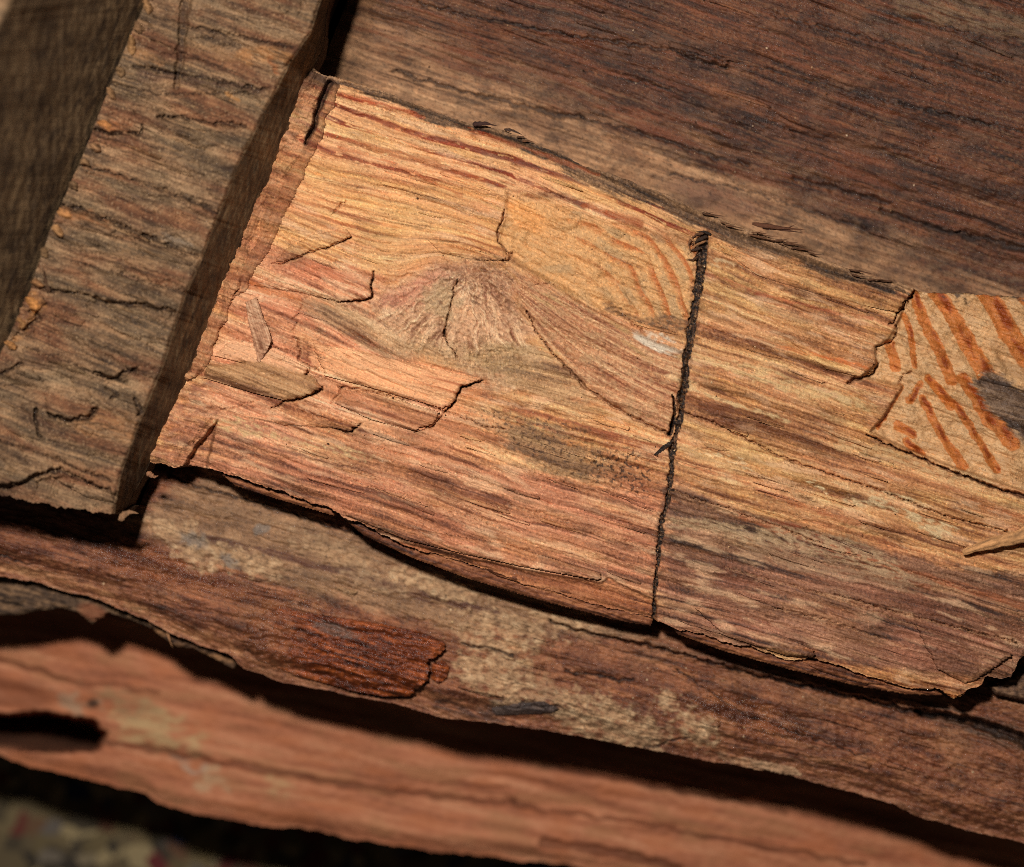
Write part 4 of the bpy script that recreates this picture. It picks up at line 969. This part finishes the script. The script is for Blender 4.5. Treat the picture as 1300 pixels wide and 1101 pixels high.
def resin_paint(x, y):
    u, v = ledge_grain(x, y)
    st = pn(u/90, v/5, 270) + .7*pn(u/40, v/2.4, 271) + .5*fbm(x/6, y/5, 3, 272)
    c = ramp3(st*1.2, pal((40,16,8),(110,50,22),(184,98,50)))
    c = mixc(c, ss(-.2, .4, blob(x, y, 425, 800, 32, 8, 16) + .4*fbm(x/6, y/5, 3, 273)), lin(116,98,86), .6)
    c = mixc(c, ss(.3, .5, fbm(x/5, y/4, 2, 274)), lin(40,20,14), .5)
    lw = ss(400, 330, x + 30*pn(x/14, y/7, 286)); c = c*(1-lw)[:, None] + ledge_paint(x, y)[0]*lw[:, None]
    return c, A(.30 + .2*fbm(x/9, y/7, 2, 275)), np.stack([u, v], 1)
rc = chip('resin_chip', [(322,766),(360,768),(400,779),(475,790),(535,802),(564,814),(567,825),(556,832),(542,842),(545,852),(542,865),(532,874),(520,885),(480,884),(450,879),(380,860),(325,838),(305,815)], ledge_h, resin_paint, M_dark, ledge, 5, jag=3.2, seed=640, dome=2, ang=15.5, rough=3, lift=lambda x, y: 17*ss(330, 500, x) + 3*pn(x/50, y/12, 284) + 3*pn(x/20, y/7, 285))
rc['label'] = 'glossy red-brown slab of resin-soaked wood with a broken right end'
chip('resin_chip', [(548,842),(562,838),(571,846),(568,862),(556,869),(546,862)], ledge_h, resin_paint, M_dark, ledge, 10, jag=1.4, seed=650, dome=3, rough=2)
chip('wood_chip', [(622,899),(660,892),(690,890),(712,900),(700,906),(660,908),(630,909)], ledge_h, lambda x, y: (ramp3(fbm(x/20, y/4, 3, 276)*1.3, pal((40,32,30),(76,60,54),(112,92,80))), np.full(x.shape, .6, f32), np.stack([x, y], 1)), M_dark, ledge, 6, jag=1.5, seed=660)
chip('wood_chip', [(950,962),(1010,974),(1022,986),(990,983),(955,974)], ledge_h, lambda x, y: (ramp3(fbm(x/20, y/4, 3, 277)*1.3, pal((130,92,66),(178,138,102),(204,166,128))), np.full(x.shape, .7, f32), np.stack([x, y], 1)), M_dark, ledge, 4, jag=1.5, seed=670)
slivers('wood_sliver', 26, (20, 640, 1290, 1050), ledge_h, ledge_paint, M_dark, ledge, 15.5, 6, ln=(18, 70), wd=(4, 10), region=[(-20,690),(180,660),(420,690),(830,830),(1290,950),(1290,1050),(1000,970),(600,900),(330,830),(150,755),(-20,730)])
# chunk wedged in the gap at the right border
chip('wood_chip', [(1258,872),(1276,862),(1300,852),(1345,858),(1345,900),(1290,888),(1262,882)], lambda x, y: 0*x-92, lambda x, y: (ramp3(fbm(x/9, y/7, 3, 278)*1.4, pal((52,34,24),(112,80,56),(158,122,88))), np.full(x.shape, .7, f32), np.stack([x, y], 1)), M_dark, ledge, 30, jag=2.5, seed=680, sink=14, rough=4)
chip('wood_chip', [(1228,882),(1260,892),(1345,920),(1345,935),(1290,915),(1240,897)], lambda x, y: 0*x-116, lambda x, y: (ramp3(fbm(x/26, y/4, 3, 279)*1.4, pal((70,38,24),(136,84,54),(172,118,80))), np.full(x.shape, .65, f32), np.stack([x, y], 1)), M_dark, ledge, 14, jag=2.5, seed=690, sink=14, rough=3)
# dark broken under-layer at the left end
def under_paint(x, y):
    u, v = ledge_grain(x, y)
    st = pn(u/90, v/5, 280) + .8*fbm(x/9, y/6, 3, 281)
    c = ramp3(st*1.3, pal((44,34,28),(88,68,52),(134,104,76)))
    c = mixc(c, ss(-.2, .4, blob(x, y, 118, 778, 22, 12, 20)), lin(140,86,58), .7)
    return c, np.full(x.shape, .75, f32), np.stack([u, v], 1)
chip('broken_layer', [(-45,715),(60,730),(150,765),(190,790),(222,812),(210,806),(196,800),(172,790),(148,782),(138,778),(126,786),(116,793),(106,784),(96,777),(80,773),(50,776),(20,782),(0,782),(-45,786)], lambda x, y: -195 + 8*pn(x/40, y/18, 282) + .0*x, under_paint, M_grey, ledge, 10, jag=1.5, seed=700, sink=40, ang=15, rough=4)
chip('broken_layer', [(180,784),(216,802),(262,818),(300,842),(296,850),(270,836),(246,824),(226,822),(200,806)], lambda x, y: -185 + 6*pn(x/30, y/14, 283), under_paint, M_grey, ledge, 8, jag=1.8, seed=705, sink=20, ang=20, rough=4, tint=(1.5,1.3,1.1))
for k, (pts, r, c) in enumerate([([(206,792,-165),(213,805,-160),(216,815,-158),(219,822,-158)], 1.8, (190,136,92)), ([(186,782,-165),(205,796,-162),(212,802,-160)], 1.4, (176,124,84)),
        ([(852,793,-110),(846,800,-118),(840,806,-128)], 3, (150,104,70)), ([(170,772,-168),(210,793,-166),(246,806,-164)], 2.0, (180,128,86)), ([(120,757,-168),(165,772,-166),(205,788,-166)], 1.6, (190,136,92))]):
    splinter('splinter', pts, r, M_dark, lin(*c), ledge, seed=540+k)

# ================================================================== STEPPED BLOCK (grey weathered, upper left)
Bl = [(262,-180),(187,0),(166,45),(128,138),(114,176),(80,253),(59,305),(35,377),(0,450),(-40,530),(-75,606)]
Cl = [(475,-150),(418,-30),(405,10),(394,42),(367,83),(325,166),(298,221),(256,329),(235,377),(208,464),(173,550),(152,609),(146,652)]
Dl = [(482,-150),(428,-30),(414,18),(410,60),(386,107),(367,166),(332,253),(305,318),(280,367),(249,457),(215,536),(194,581),(155,657)]
BH = 112.0
def blk_grain(x, y):
    a = math.radians(19.5)
    u = x*math.cos(a) + y*math.sin(a); v = -x*math.sin(a) + y*math.cos(a)
    v = v + 6*pn(u/150, v/60, 290) + 2.2*pn(u/40, v/15, 291)
    return u, v
KCR = [([(200,150),(225,148),(260,155),(311,160)], 1.5, 1.6, 12), ([(73,258),(110,268),(160,290),(220,314),(250,326)], 1.2, 2.2, 12), ([(55,366),(95,372),(140,384),(180,388),(222,396)], 1.5, 3.0, 14), ([(100,207),(160,226),(220,246),(277,271)], .8, 1.8, 9),
       ([(120,475),(149,481),(156,474),(170,470)], 1.4, 3.0, 14), ([(60,525),(90,534),(112,530),(122,521)], 1.2, 3.0, 14), ([(46,520),(45,535),(51,553)], 2.6, 1.2, 14), ([(172,508),(179,520),(173,527)], 2.0, 1.6, 12),
       ([(0,620),(20,616),(40,606),(56,600),(80,598),(110,612),(140,622)], 3, 1.2, 14), ([(0,475),(14,468),(27,462)], 2, 1.5, 10), ([(124,165),(140,170),(155,168)], 2, 2, 10), ([(165,168),(178,172),(180,160)], 1.5, 1.5, 10),
       ([(40,395),(50,405),(30,420)], 2, 1.5, 10), ([(130,105),(200,120),(330,118)], .6, 1, 5), ([(170,85),(260,100),(340,115)], 2, 1.5, 8), ([(190,20),(270,40),(370,60)], .8, 1.6, 7), ([(135,492),(150,500),(140,508)], 1.6, 1.2, 9), ([(0,560),(60,580),(140,612)], 1, 1.5, 7),
       ([(30,440),(90,462),(165,490)], .8, 1.2, 6), ([(90,330),(160,350),(235,372)], .7, 1.2, 6)]
def blk_h(x, y):
    u, v = blk_grain(x, y)
    h = BH + 8*pn(u/140, v/40, 292) + 3.6*pn(u/160, v/15, 293) + 1.3*pn(u/70, v/5, 294) + 1.2*fbm(x/8, y/6, 3, 295)
    h += 4.2*terraces(u, v, 500, 90, 24, 3)[0] - 3*checks(u, v, 506) + 2*fbm(x/14, y/10, 3, 508)
    # stepped splits across the face
    h += 5*ss(-2, 3, (y-260)-.36*(x-73) + 3*pn(x/20, y/20, 296)) - 6*ss(-2, 3, (y-367)-.18*(x-59) + 4*pn(x/18, y/18, 297)) + 4*ss(-2, 3, (y-130)-.2*(x-150)+3*pn(x/20, y/20, 298))
    jx, jy = x + 4*pn(x/14, y/14, 299) + pn(x/4, y/4, 300), y + 4*pn(x/12, y/12, 303) + 1.5*pn(x/4, y/4, 304)
    for pts, w0, w1, dep in KCR: h -= dep*stroke(jx, jy, pts, w0*1.3, w1*1.3)
    h -= 10*stroke(jx, jy, [(240,-40),(235,10),(229,70),(224,110)], 7, 4)       # old tool cut
    h -= 12*ss(-3, 4, sd(jx, jy, [(-80,625),(0,622),(40,610),(80,602),(150,628),(160,660),(-80,660)]))
    return h
def blk_paint(x, y):
    u, v = blk_grain(x, y)
    st = 1.0*pn(u/170, v/10, 305) + .8*pn(u/80, v/4, 306) + .4*pn(u/40, v/1.8, 307) + .4*fbm(x/7, y/5, 3, 308)
    st = st*.5 + .5*terraces(u, v, 500, 90, 24, 3)[1] + .6*fbm(x/20, y/13, 4, 504) + .3*fbm(x/2.8, y/2.4, 2, 505)
    col = ramp3(st, pal((62,45,32),(126,98,70),(178,144,106)))
    big = fbm(u/120, v/26, 3, 309)
    col += (ramp3(st, pal((68,40,27),(118,78,52),(152,108,72))) - col)*ss(-.05, .45, big)[:, None]*.85
    col += (ramp3(st, pal((58,46,34),(106,86,62),(148,124,92))) - col)*ss(.0, .45, -big)[:, None]*.85
    for pts, w0, w1, c, a in [([(130,162),(145,160),(165,164)], 6, 5, (156,98,58), .8), ([(80,270),(110,275),(140,285)], 8, 6, (156,106,66), .7), ([(140,285),(190,305),(235,318)], 5, 4, (160,128,92), .6), ([(310,72),(345,68),(366,72)], 11, 9, (168,120,74), .75), ([(345,75),(352,90)], 4, 3, (150,84,40), .6),
        ([(180,70),(205,80)], 8, 6, (160,116,74), .6), ([(240,55),(300,75)], 10, 8, (142,106,70), .5), ([(110,540),(150,540),(180,555)], 18, 14, (160,116,76), .7), ([(40,375),(50,390),(20,430)], 8, 6, (162,114,66), .7), ([(10,595),(60,600)], 9, 7, (164,132,96), .6),
        ([(60,575),(110,600),(150,615)], 8, 8, (158,118,82), .5), ([(200,300),(240,310)], 6, 5, (140,124,104), .6), ([(290,120),(300,125)], 5, 5, (168,118,64), .7), ([(110,215),(160,225)], 6, 5, (130,88,56), .6), ([(180,95),(280,105),(330,112)], 8, 6, (84,58,46), .6), ([(250,10),(330,30),(380,40)], 12, 10, (126,104,78), .6),
        ([(40,640),(100,650),(145,650)], 8, 7, (150,110,78), .6)]:
        col = mixc(col, stroke(x+6*pn(x/16, y/12, 310), y+6*pn(x/18, y/12, 311), pts, w0, w1)*ss(-.5, .2, pn(u/25, v/4, 312)), lin(*c), a)
    jx, jy = x + 4*pn(x/14, y/14, 299) + pn(x/4, y/4, 300), y + 4*pn(x/12, y/12, 303) + 1.5*pn(x/4, y/4, 304)
    for pts, w0, w1, dep in KCR: col = mixc(col, stroke(jx, jy, pts, w0, w1), lin(34,22,15), .75)
    col = mixc(col, stroke(jx, jy, [(240,-40),(235,10),(229,70),(224,110)], 5, 2), lin(46,34,26), .6)
    col = mixc(col, ss(.42, .58, fbm(x/4, y/3.4, 2, 313)), lin(44,31,23), .5)
    col = mixc(col, ss(.46, .6, fbm(x/3.6, y/3.2, 2, 314)), lin(184,154,116), .45)
    for sd_, lu, lv, c_, a in ((960, 110, 4, (50,36,26), .6), (965, 80, 2.4, (52,36,26), .5), (970, 110, 3.4, (164,128,90), .45)):
        col = mixc(col, lines(u, v, sd_, lu, lv, .32, .44), lin(*c_), a)
    return col*A([1.02,1.0,1.02])[None], A(.68+.2*big), np.stack([u, v], 1)
def cut_paint(x, y, dark=1.0):      # sawn cross-grain, brushed along the cut
    a = math.radians(112)
    u = x*math.cos(a) + y*math.sin(a); v = -x*math.sin(a) + y*math.cos(a)
    st = .6*pn(u/110, v/3.4, 320) + .35*pn(u/60, v/1.8, 321) + .6*fbm(x/40, y/40, 3, 322) + .4*fbm(u/9, v/4, 2, 323) + .3*fbm(x/3, y/3, 2, 326)
    c = ramp3(st*1.15, pal((50,37,26),(94,74,51),(132,107,76)))*dark
    c = mixc(c, ss(.2, .5, fbm(u/30, v/8, 2, 324)), lin(44,32,23), .6)
    return c, np.full(x.shape, .82, f32), np.stack([u, v], 1)
nv = 560
B_ = resample(Bl, nv, .9, 61); C_ = resample(Cl, nv, .9, 64); D_ = resample(Dl, nv, .8, 67)
nb, nd = 240, 40
tb = np.linspace(0, 1, nb)[None, :]; td = np.linspace(0, 1, nd)[None, 1:].copy()
Xf = B_[:, 0:1]*(1-tb) + C_[:, 0:1]*tb; Yf = B_[:, 1:2]*(1-tb) + C_[:, 1:2]*tb
# ragged lower end of the face
end = ss(.93, 1, np.linspace(0, 1, nv))[:, None]
Yf = Yf + end*(5*pn(Xf/16, 0*Xf, 325) + 3*pn(Xf/5, 0*Xf, 326) + 7*np.sin(tb*3.1))
Hf = blk_h(A(Xf).ravel(), A(Yf).ravel()).reshape(Xf.shape)
edge = (1-ss(0, .035, 1-tb)); Hf = Hf - 7*edge**2
he = Hf[:, -1:]
Xw = C_[:, 0:1]*(1-td) + D_[:, 0:1]*td; Yw = Yf[:, -1:]*(1-td) + (D_[:, 1:2]+ (Yf[:, -1:]-C_[:, 1:2]))*td
Hw = he*(1-td) + (-6)*td + 5*pn(Xw/9, Yw/30, 327)*np.sin(td*np.pi) + 2.2*pn(Xw/3, Yw/14, 328)
XX, YY, HH = A(np.concatenate([Xf, Xw], 1)), A(np.concatenate([Yf, Yw], 1)), A(np.concatenate([Hf, Hw], 1))
def blk_all(x, y):
    c1, r1, g1 = blk_paint(x, y); c2, r2, g2 = cut_paint(x, y)
    w = np.tile(np.concatenate([np.zeros(nb), np.ones(nd-1)]), nv)
    w2 = np.tile(np.concatenate([np.zeros(nb-3), [.3, .6, .8], np.ones(nd-1)]), nv)
    return A(c1*(1-w2)[:, None] + c2*w2[:, None]), A(np.where(w > 0, r2, r1)), np.where(w[:, None] > 0, g2, g1)
block = slab('stepped_block', XX, YY, HH, blk_all, -60, M_grey, rows=6, rough=5, side_col=lin(92,68,48), undercut=4)
tag(block, 'grey weathered stepped wood block with sawn sides standing at the upper left', 'block')
for k, (pts, th, jg) in enumerate([([(95,462),(130,470),(172,468),(160,478),(149,483),(120,476)], 6, 2), ([(56,500),(100,512),(122,520),(112,532),(90,536),(58,524)], 7, 2), ([(-40,590),(20,596),(54,598),(40,608),(20,618),(-40,622)], 8, 2.5),
      ([(122,160),(150,155),(178,165),(166,172),(140,172),(126,168)], 8, 2), ([(74,262),(110,272),(150,290),(140,300),(90,288),(66,282)], 6, 2.5), ([(315,62),(350,60),(370,70),(360,88),(330,84)], 5, 2.5), ([(30,380),(52,372),(60,384),(40,404),(14,432),(6,440)], 7, 2), ([(60,600),(84,602),(140,626),(148,640),(110,632),(80,616)], 6, 2),
      ([(200,152),(260,157),(312,163),(300,170),(250,166),(210,160)], 4, 2), ([(160,300),(220,318),(250,330),(240,338),(190,326)], 5, 2)]):
    chip('wood_chip', pts, blk_h, blk_paint, M_grey, block, th, jag=jg, seed=720+7*k, ang=19.5)
slivers('wood_sliver', 24, (10, 40, 380, 600), blk_h, blk_paint, M_grey, block, 19.5, 7, ln=(20, 70), wd=(4, 10), region=[(190,10),(390,30),(300,210),(160,560),(140,600),(-20,580),(0,470),(60,320)])
for k, (cx, cy, sx, sy, c) in enumerate([(184,8,9,12,(150,112,74)),(172,34,9,9,(128,96,66)),(164,56,8,14,(150,112,72)),(150,92,7,10,(120,92,62)),(138,118,8,9,(140,104,70)),(130,160,13,9,(176,118,68)),(118,186,8,9,(150,112,78)),(104,206,9,7,(134,102,70)),(90,236,8,8,(110,84,58)),(78,272,14,9,(176,124,76)),(70,292,10,10,(170,126,82)),(54,322,7,9,(120,92,62)),(44,360,9,8,(140,100,64)),(38,386,10,12,(176,120,66)),(24,410,9,9,(150,108,66)),(10,438,9,8,(160,112,66))]):
    r_ = np.random.RandomState(900+k)
    pts = [(cx + sx*math.cos(t)*r_.uniform(.6, 1.15) + .35*sx, cy + .3*sx*math.cos(t) + sy*math.sin(t)*r_.uniform(.6, 1.1)) for t in np.linspace(0, 6.28, 9)[:-1]]
    c1 = lin(*c)
    chip('torn_fragment', pts, blk_h, lambda x, y, c1=c1, k=k: (c1[None, :]*(1 + .55*pn((x*.94+y*.33)/16, (y*.94-x*.33)/3, 905+k) + .4*fbm(x/4, y/4, 2, 930+k))[:, None], np.full(x.shape, .75, f32), np.stack([x, y], 1)), M_grey, block, r_.uniform(6, 13), jag=2, seed=940+k, ang=19.5, dome=3, rough=3)
splinter('splinter', [(62,374,BH+2),(57,352,BH+14),(54,338,BH+24)], 3.2, M_grey, lin(84,60,42), block, seed=560)
splinter('splinter', [(150,660,60),(164,650,62),(176,652,64)], 5, M_grey, lin(140,104,74), block, seed=561)
splinter('splinter', [(186,600,20),(196,606,16),(201,604,14)], 4, M_grey, lin(150,106,76), block, seed=562)
# upper step: tall sawn wall and the top beyond it
Al = [(74,-150),(18,-12),(8,14),(-8,46),(-50,140),(-110,300),(-200,500),(-240,600)]
A_ = resample(Al, nv, 2.0, 71)
A2 = A_.copy(); A2[:, 0] -= 190; A2[:, 1] -= 60
nw, nt = 170, 30
tw_ = np.linspace(0, 1, nw)[None, :]
B2 = B_.copy(); B2[:, 0] += 3
Xa = A_[:, 0:1]*(1-tw_) + B2[:, 0:1]*tw_; Ya = A_[:, 1:2]*(1-tw_) + B2[:, 1:2]*tw_
Ha = 430*(1-tw_) + (BH-14)*tw_ + 10*pn(Xa/60, Ya/60, 330) + 3.5*pn(Xa/7, Ya/24, 331) + 6*np.sin(tw_*np.pi)*pn(Ya/90, Xa*0, 332)
tt_ = np.linspace(0, 1, nt, endpoint=False)[None, :]
Xt = A2[:, 0:1]*(1-tt_) + A_[:, 0:1]*tt_; Yt = A2[:, 1:2]*(1-tt_) + A_[:, 1:2]*tt_
Ht = 434 + 4*pn(Xt/20, Yt/20, 333) - 8*tt_**8
XX, YY, HH = A(np.concatenate([Xt, Xa], 1)), A(np.concatenate([Yt, Ya], 1)), A(np.concatenate([Ht, Ha], 1))
def wall_paint(x, y):
    c, r, g = cut_paint(x, y)
    w = np.tile(np.concatenate([np.ones(nt), np.zeros(nw)]), nv)
    c2, r2, g2 = blk_paint(x, y)
    return A(c*(1-w)[:, None] + c2*w[:, None]), r, g
wall = slab('upper_step', XX, YY, HH, wall_paint, -60, M_grey, block, rows=6, rough=4, side_col=lin(92,68,48))
wall['label'] = 'tall sawn wall of the block rising at the left border'

# ================================================================== LOWER PLANK (pinkish, out of focus)
PB = [(-300,905),(-60,948),(5,960),(30,970),(95,985),(185,1007),(200,1020),(260,1035),(350,1052),(380,1050),(450,1065),(550,1080),(650,1091),(720,1098),(800,1112),(1000,1165),(1400,1260)]
PT = [(-300,590),(-60,640),(400,740),(800,860),(1100,930),(1400,1000)]
def pl_grain(x, y):
    a = math.radians(11.5)
    u = x*math.cos(a) + y*math.sin(a); v = -x*math.sin(a) + y*math.cos(a)
    return u, v + 7*pn(u/200, v/60, 340) + 2*pn(u/60, v/20, 341)
PCR = [([(-20,832),(0,837),(45,850),(90,866),(130,870),(200,880)], 3.5, 3, 16), ([(120,940),(145,945),(260,965),(360,982),(475,1002),(560,1012),(650,1020)], 4, 4, 18), ([(650,1022),(780,1040),(900,1062),(1100,1100)], 3, 3, 12), ([(560,995),(650,1000)], 2, 2, 8),
       ([(690,1072),(740,1078),(800,1088),(860,1104)], 6, 7, 30), ([(640,960),(760,985),(900,1010),(1000,1030)], 2.5, 2.5, 9), ([(820,1000),(900,1012),(1010,1022)], 2.5, 2.5, 9)]
HOLE = [(-75,902),(0,908),(60,905),(118,915),(134,932),(122,952),(60,954),(0,950),(-60,944)]
def pl_h(x, y):
    u, v = pl_grain(x, y)
    h = -430 + 8*pn(u/200, v/50, 342) + 4*pn(u/120, v/16, 343) + 1.6*fbm(x/14, y/9, 3, 344)
    h -= 14*(1-ss(0, 22, interp_poly(x, PB)-y))
    for pts, w0, w1, dep in PCR: h -= .4*dep*stroke(x+4*pn(x/18, y/18, 345), y+5*pn(x/22, y/16, 346), pts, w0, w1)
    h -= 380*ss(-3, 3, sd(x+4*pn(x/12, y/9, 347), y+3*pn(x/10, y/9, 348), HOLE))
    h += 7*ss(-2, 2, (y-1022)-.145*(x-650))*ss(600, 660, x)
    return h
def pl_paint(x, y):
    u, v = pl_grain(x, y)
    st = 1.0*pn(u/200, v/14, 349) + .7*pn(u/90, v/6, 350) + .3*fbm(x/10, y/8, 2, 351)
    col = ramp3(st*1.05, pal((132,80,56),(176,112,80),(200,140,104)))
    n = fbm(u/80, v/30, 3, 352)
    col = mixc(col, ss(.0, .5, n), lin(160,112,76), .5); col = mixc(col, ss(.05, .5, -n), lin(176,106,68), .5)
    for b in [(200,925,75,26,22,(188,162,116)), (262,990,24,16,20,(186,158,122)), (360,1000,24,12,10,(180,146,104)), (235,972,22,8,10,(176,156,134)), (90,892,40,14,20,(160,138,112)), (150,890,60,14,20,(150,118,84))]:
        col = mixc(col, ss(-.1, .6, blob(x+22*pn(x/30, y/20, 353), y+16*pn(x/26, y/16, 354), *b[:5]) + .5*fbm(x/16, y/9, 4, 356))*ss(-.6, .2, fbm(x/30, y/12, 3, 357)), lin(*b[5]), .7)
    col = mixc(col, ss(-.1, .4, blob(x, y, 118, 893, 9, 7, 0)), lin(60,40,30), .9)
    col = mixc(col, ss(-.2, .4, blob(x, y, 20, 880, 70, 22, 12)+.3*n), lin(122,70,46), .7)
    for pts, w0, w1, dep in PCR: col = mixc(col, stroke(x+4*pn(x/18, y/18, 345), y+5*pn(x/22, y/16, 346), pts, w0*.8, w1*.8), lin(72,40,26), .6)
    return col, np.full(x.shape, .75, f32), np.stack([u, v], 1)
nc, nr = 620, 230
top = resample(PT, nc); bot = resample(PB, nc, 2.2, 74); lef = resample([PT[0], PB[0]], nr); rig = resample([PT[-1], PB[-1]], nr)
bot[0] = lef[-1]; bot[-1] = rig[-1]
G = coons(top, bot, lef, rig); X, Y = np.ascontiguousarray(G[..., 0]), np.ascontiguousarray(G[..., 1])
plank = slab('pink_timber', X, Y, pl_h(X.ravel(), Y.ravel()).reshape(X.shape), pl_paint, -907, M_pink, rows=6, rough=8, side_col=lin(96,62,44), undercut=30)
tag(plank, 'pinkish orange blurred timber in shadow under the ledge, nearest the carpet', 'timber')

# ================================================================== CARPET
cm = bpy.data.materials.new('carpet_wool'); cm.use_nodes = True
nt = cm.node_tree; N = nt.nodes; L = nt.links
tc = N.new('ShaderNodeTexCoord')
nz = N.new('ShaderNodeTexNoise'); nz.inputs['Scale'].default_value = 45; nz.inputs['Detail'].default_value = 3
L.new(tc.outputs['Object'], nz.inputs['Vector'])
ad = N.new('ShaderNodeVectorMath'); ad.operation = 'MULTIPLY_ADD'; ad.inputs[1].default_value = (.02, .02, .02)
L.new(nz.outputs['Color'], ad.inputs[0]); L.new(tc.outputs['Object'], ad.inputs[2])
vo = N.new('ShaderNodeTexVoronoi'); vo.inputs['Scale'].default_value = 170
L.new(ad.outputs['Vector'], vo.inputs['Vector'])
rp = N.new('ShaderNodeValToRGB'); rp.color_ramp.interpolation = 'LINEAR'
sp = N.new('ShaderNodeSeparateColor'); L.new(vo.outputs['Color'], sp.inputs[0]); L.new(sp.outputs[0], rp.inputs['Fac'])
els = [(0, (40,38,40)), (.26, (128,110,78)), (.42, (52,47,42)), (.56, (104,90,64)), (.70, (96,44,42)), (.76, (46,52,72)), (.90, (146,128,94))]
e = rp.color_ramp.elements
e[0].position = 0; e[0].color = (*lin(*els[0][1]), 1); e[1].position = els[1][0]; e[1].color = (*lin(*els[1][1]), 1)
for p_, c_ in els[2:]:
    q = e.new(p_); q.color = (*lin(*c_), 1)
L.new(rp.outputs['Color'], N['Principled BSDF'].inputs['Base Color'])
N['Principled BSDF'].inputs['Roughness'].default_value = .95
N['Principled BSDF'].inputs['Specular IOR Level'].default_value = .1
nx_, ny_ = 220, 200
gx, gy = np.meshgrid(np.linspace(-.45, .45, nx_), np.linspace(-.42, .42, ny_))
gz = .0012*fbm(gx*260, gy*260, 3, 360)
Vc = np.stack([gx, gy, gz-.0015], -1).reshape(-1, 3)
carpet = mesh_from('carpet', Vc, grid_quads(ny_, nx_)[:, ::-1], (np.full((nx_*ny_, 3), .1), .9, Vc[:, :2]*5000), cm)
carpet['kind'] = 'structure'

# ================================================================== crumbs of rotten wood and grit lying about
def crumbs():
    r = np.random.RandomState(77); V = []; Q = []; Cc = []
    octa = np.array([[1,0,0],[-1,0,0],[0,1,0],[0,-1,0],[0,0,1],[0,0,-1]], float)
    fc = [(0,2,4),(2,1,4),(1,3,4),(3,0,4),(2,0,5),(1,2,5),(3,1,5),(0,3,5)]
    spots = []
    for n, box, surf, reg, cs in (
        (150, (440,-10,1290,350), back_h, [(450,-10),(1290,-10),(1290,345),(1150,340),(880,240),(640,140),(450,80)], [(180,140,104),(120,80,52),(60,40,28),(210,180,146)]),
        (150, (260,120,1290,840), mh, [(420,115),(640,180),(890,285),(1150,380),(1290,480),(1290,820),(1210,865),(840,775),(430,635),(270,590),(270,470)], [(70,44,28),(226,190,146),(110,64,38),(206,164,118)]),
        (160, (20,640,1290,1050), ledge_h, [(0,690),(200,670),(420,690),(830,830),(1290,950),(1290,1050),(1000,965),(600,900),(330,830),(150,755)], [(196,160,116),(150,100,66),(64,36,24),(220,190,150)]),
        (50, (20,40,380,600), blk_h, [(190,10),(390,30),(300,210),(160,560),(140,600),(0,560),(60,320)], [(170,138,100),(90,64,44),(200,170,132)])):
        k = 0
        while k < n:
            x, y = r.uniform(box[0], box[2], 40), r.uniform(box[1], box[3], 40)
            m = sd(A(x), A(y), reg) > 4
            x, y = A(x[m]), A(y[m]); h = surf(x, y)
            for i in range(len(x)):
                if k >= n: break
                spots.append((x[i], y[i], h[i], .5 + 1.7*r.rand()**3, lin(*cs[r.randint(len(cs))]))); k += 1
    for x, y, h, sz, c in spots:
        b = len(V); o = octa*sz*r.uniform(.5, 1.2, (6, 3)); a = r.uniform(0, 6.3)
        for p in o: V.append((x + p[0]*math.cos(a) - p[1]*math.sin(a), y + p[0]*math.sin(a) + p[1]*math.cos(a), h + p[2]*.8 + sz*.3)); Cc.append(c)
        Q += [(b+i, b+j, b+k) for i, j, k in fc]
    V = np.array(V); me = bpy.data.meshes.new('wood_debris')
    me.from_pydata(P(V[:, 0], V[:, 1], V[:, 2]).tolist(), [], Q); me.update()
    a = me.attributes.new('Col', 'FLOAT_COLOR', 'POINT'); c4 = np.ones((len(V), 4), f32); c4[:, :3] = np.array(Cc); a.data.foreach_set('color', c4.ravel())
    a = me.attributes.new('rg', 'FLOAT', 'POINT'); a.data.foreach_set('value', np.full(len(V), .6, f32))
    me.materials.append(M_grey)
    o = bpy.data.objects.new('wood_debris', me); COL.objects.link(o); o['kind'] = 'stuff'
    o['label'] = 'tiny crumbs of wood and grit scattered over the timbers'
crumbs()
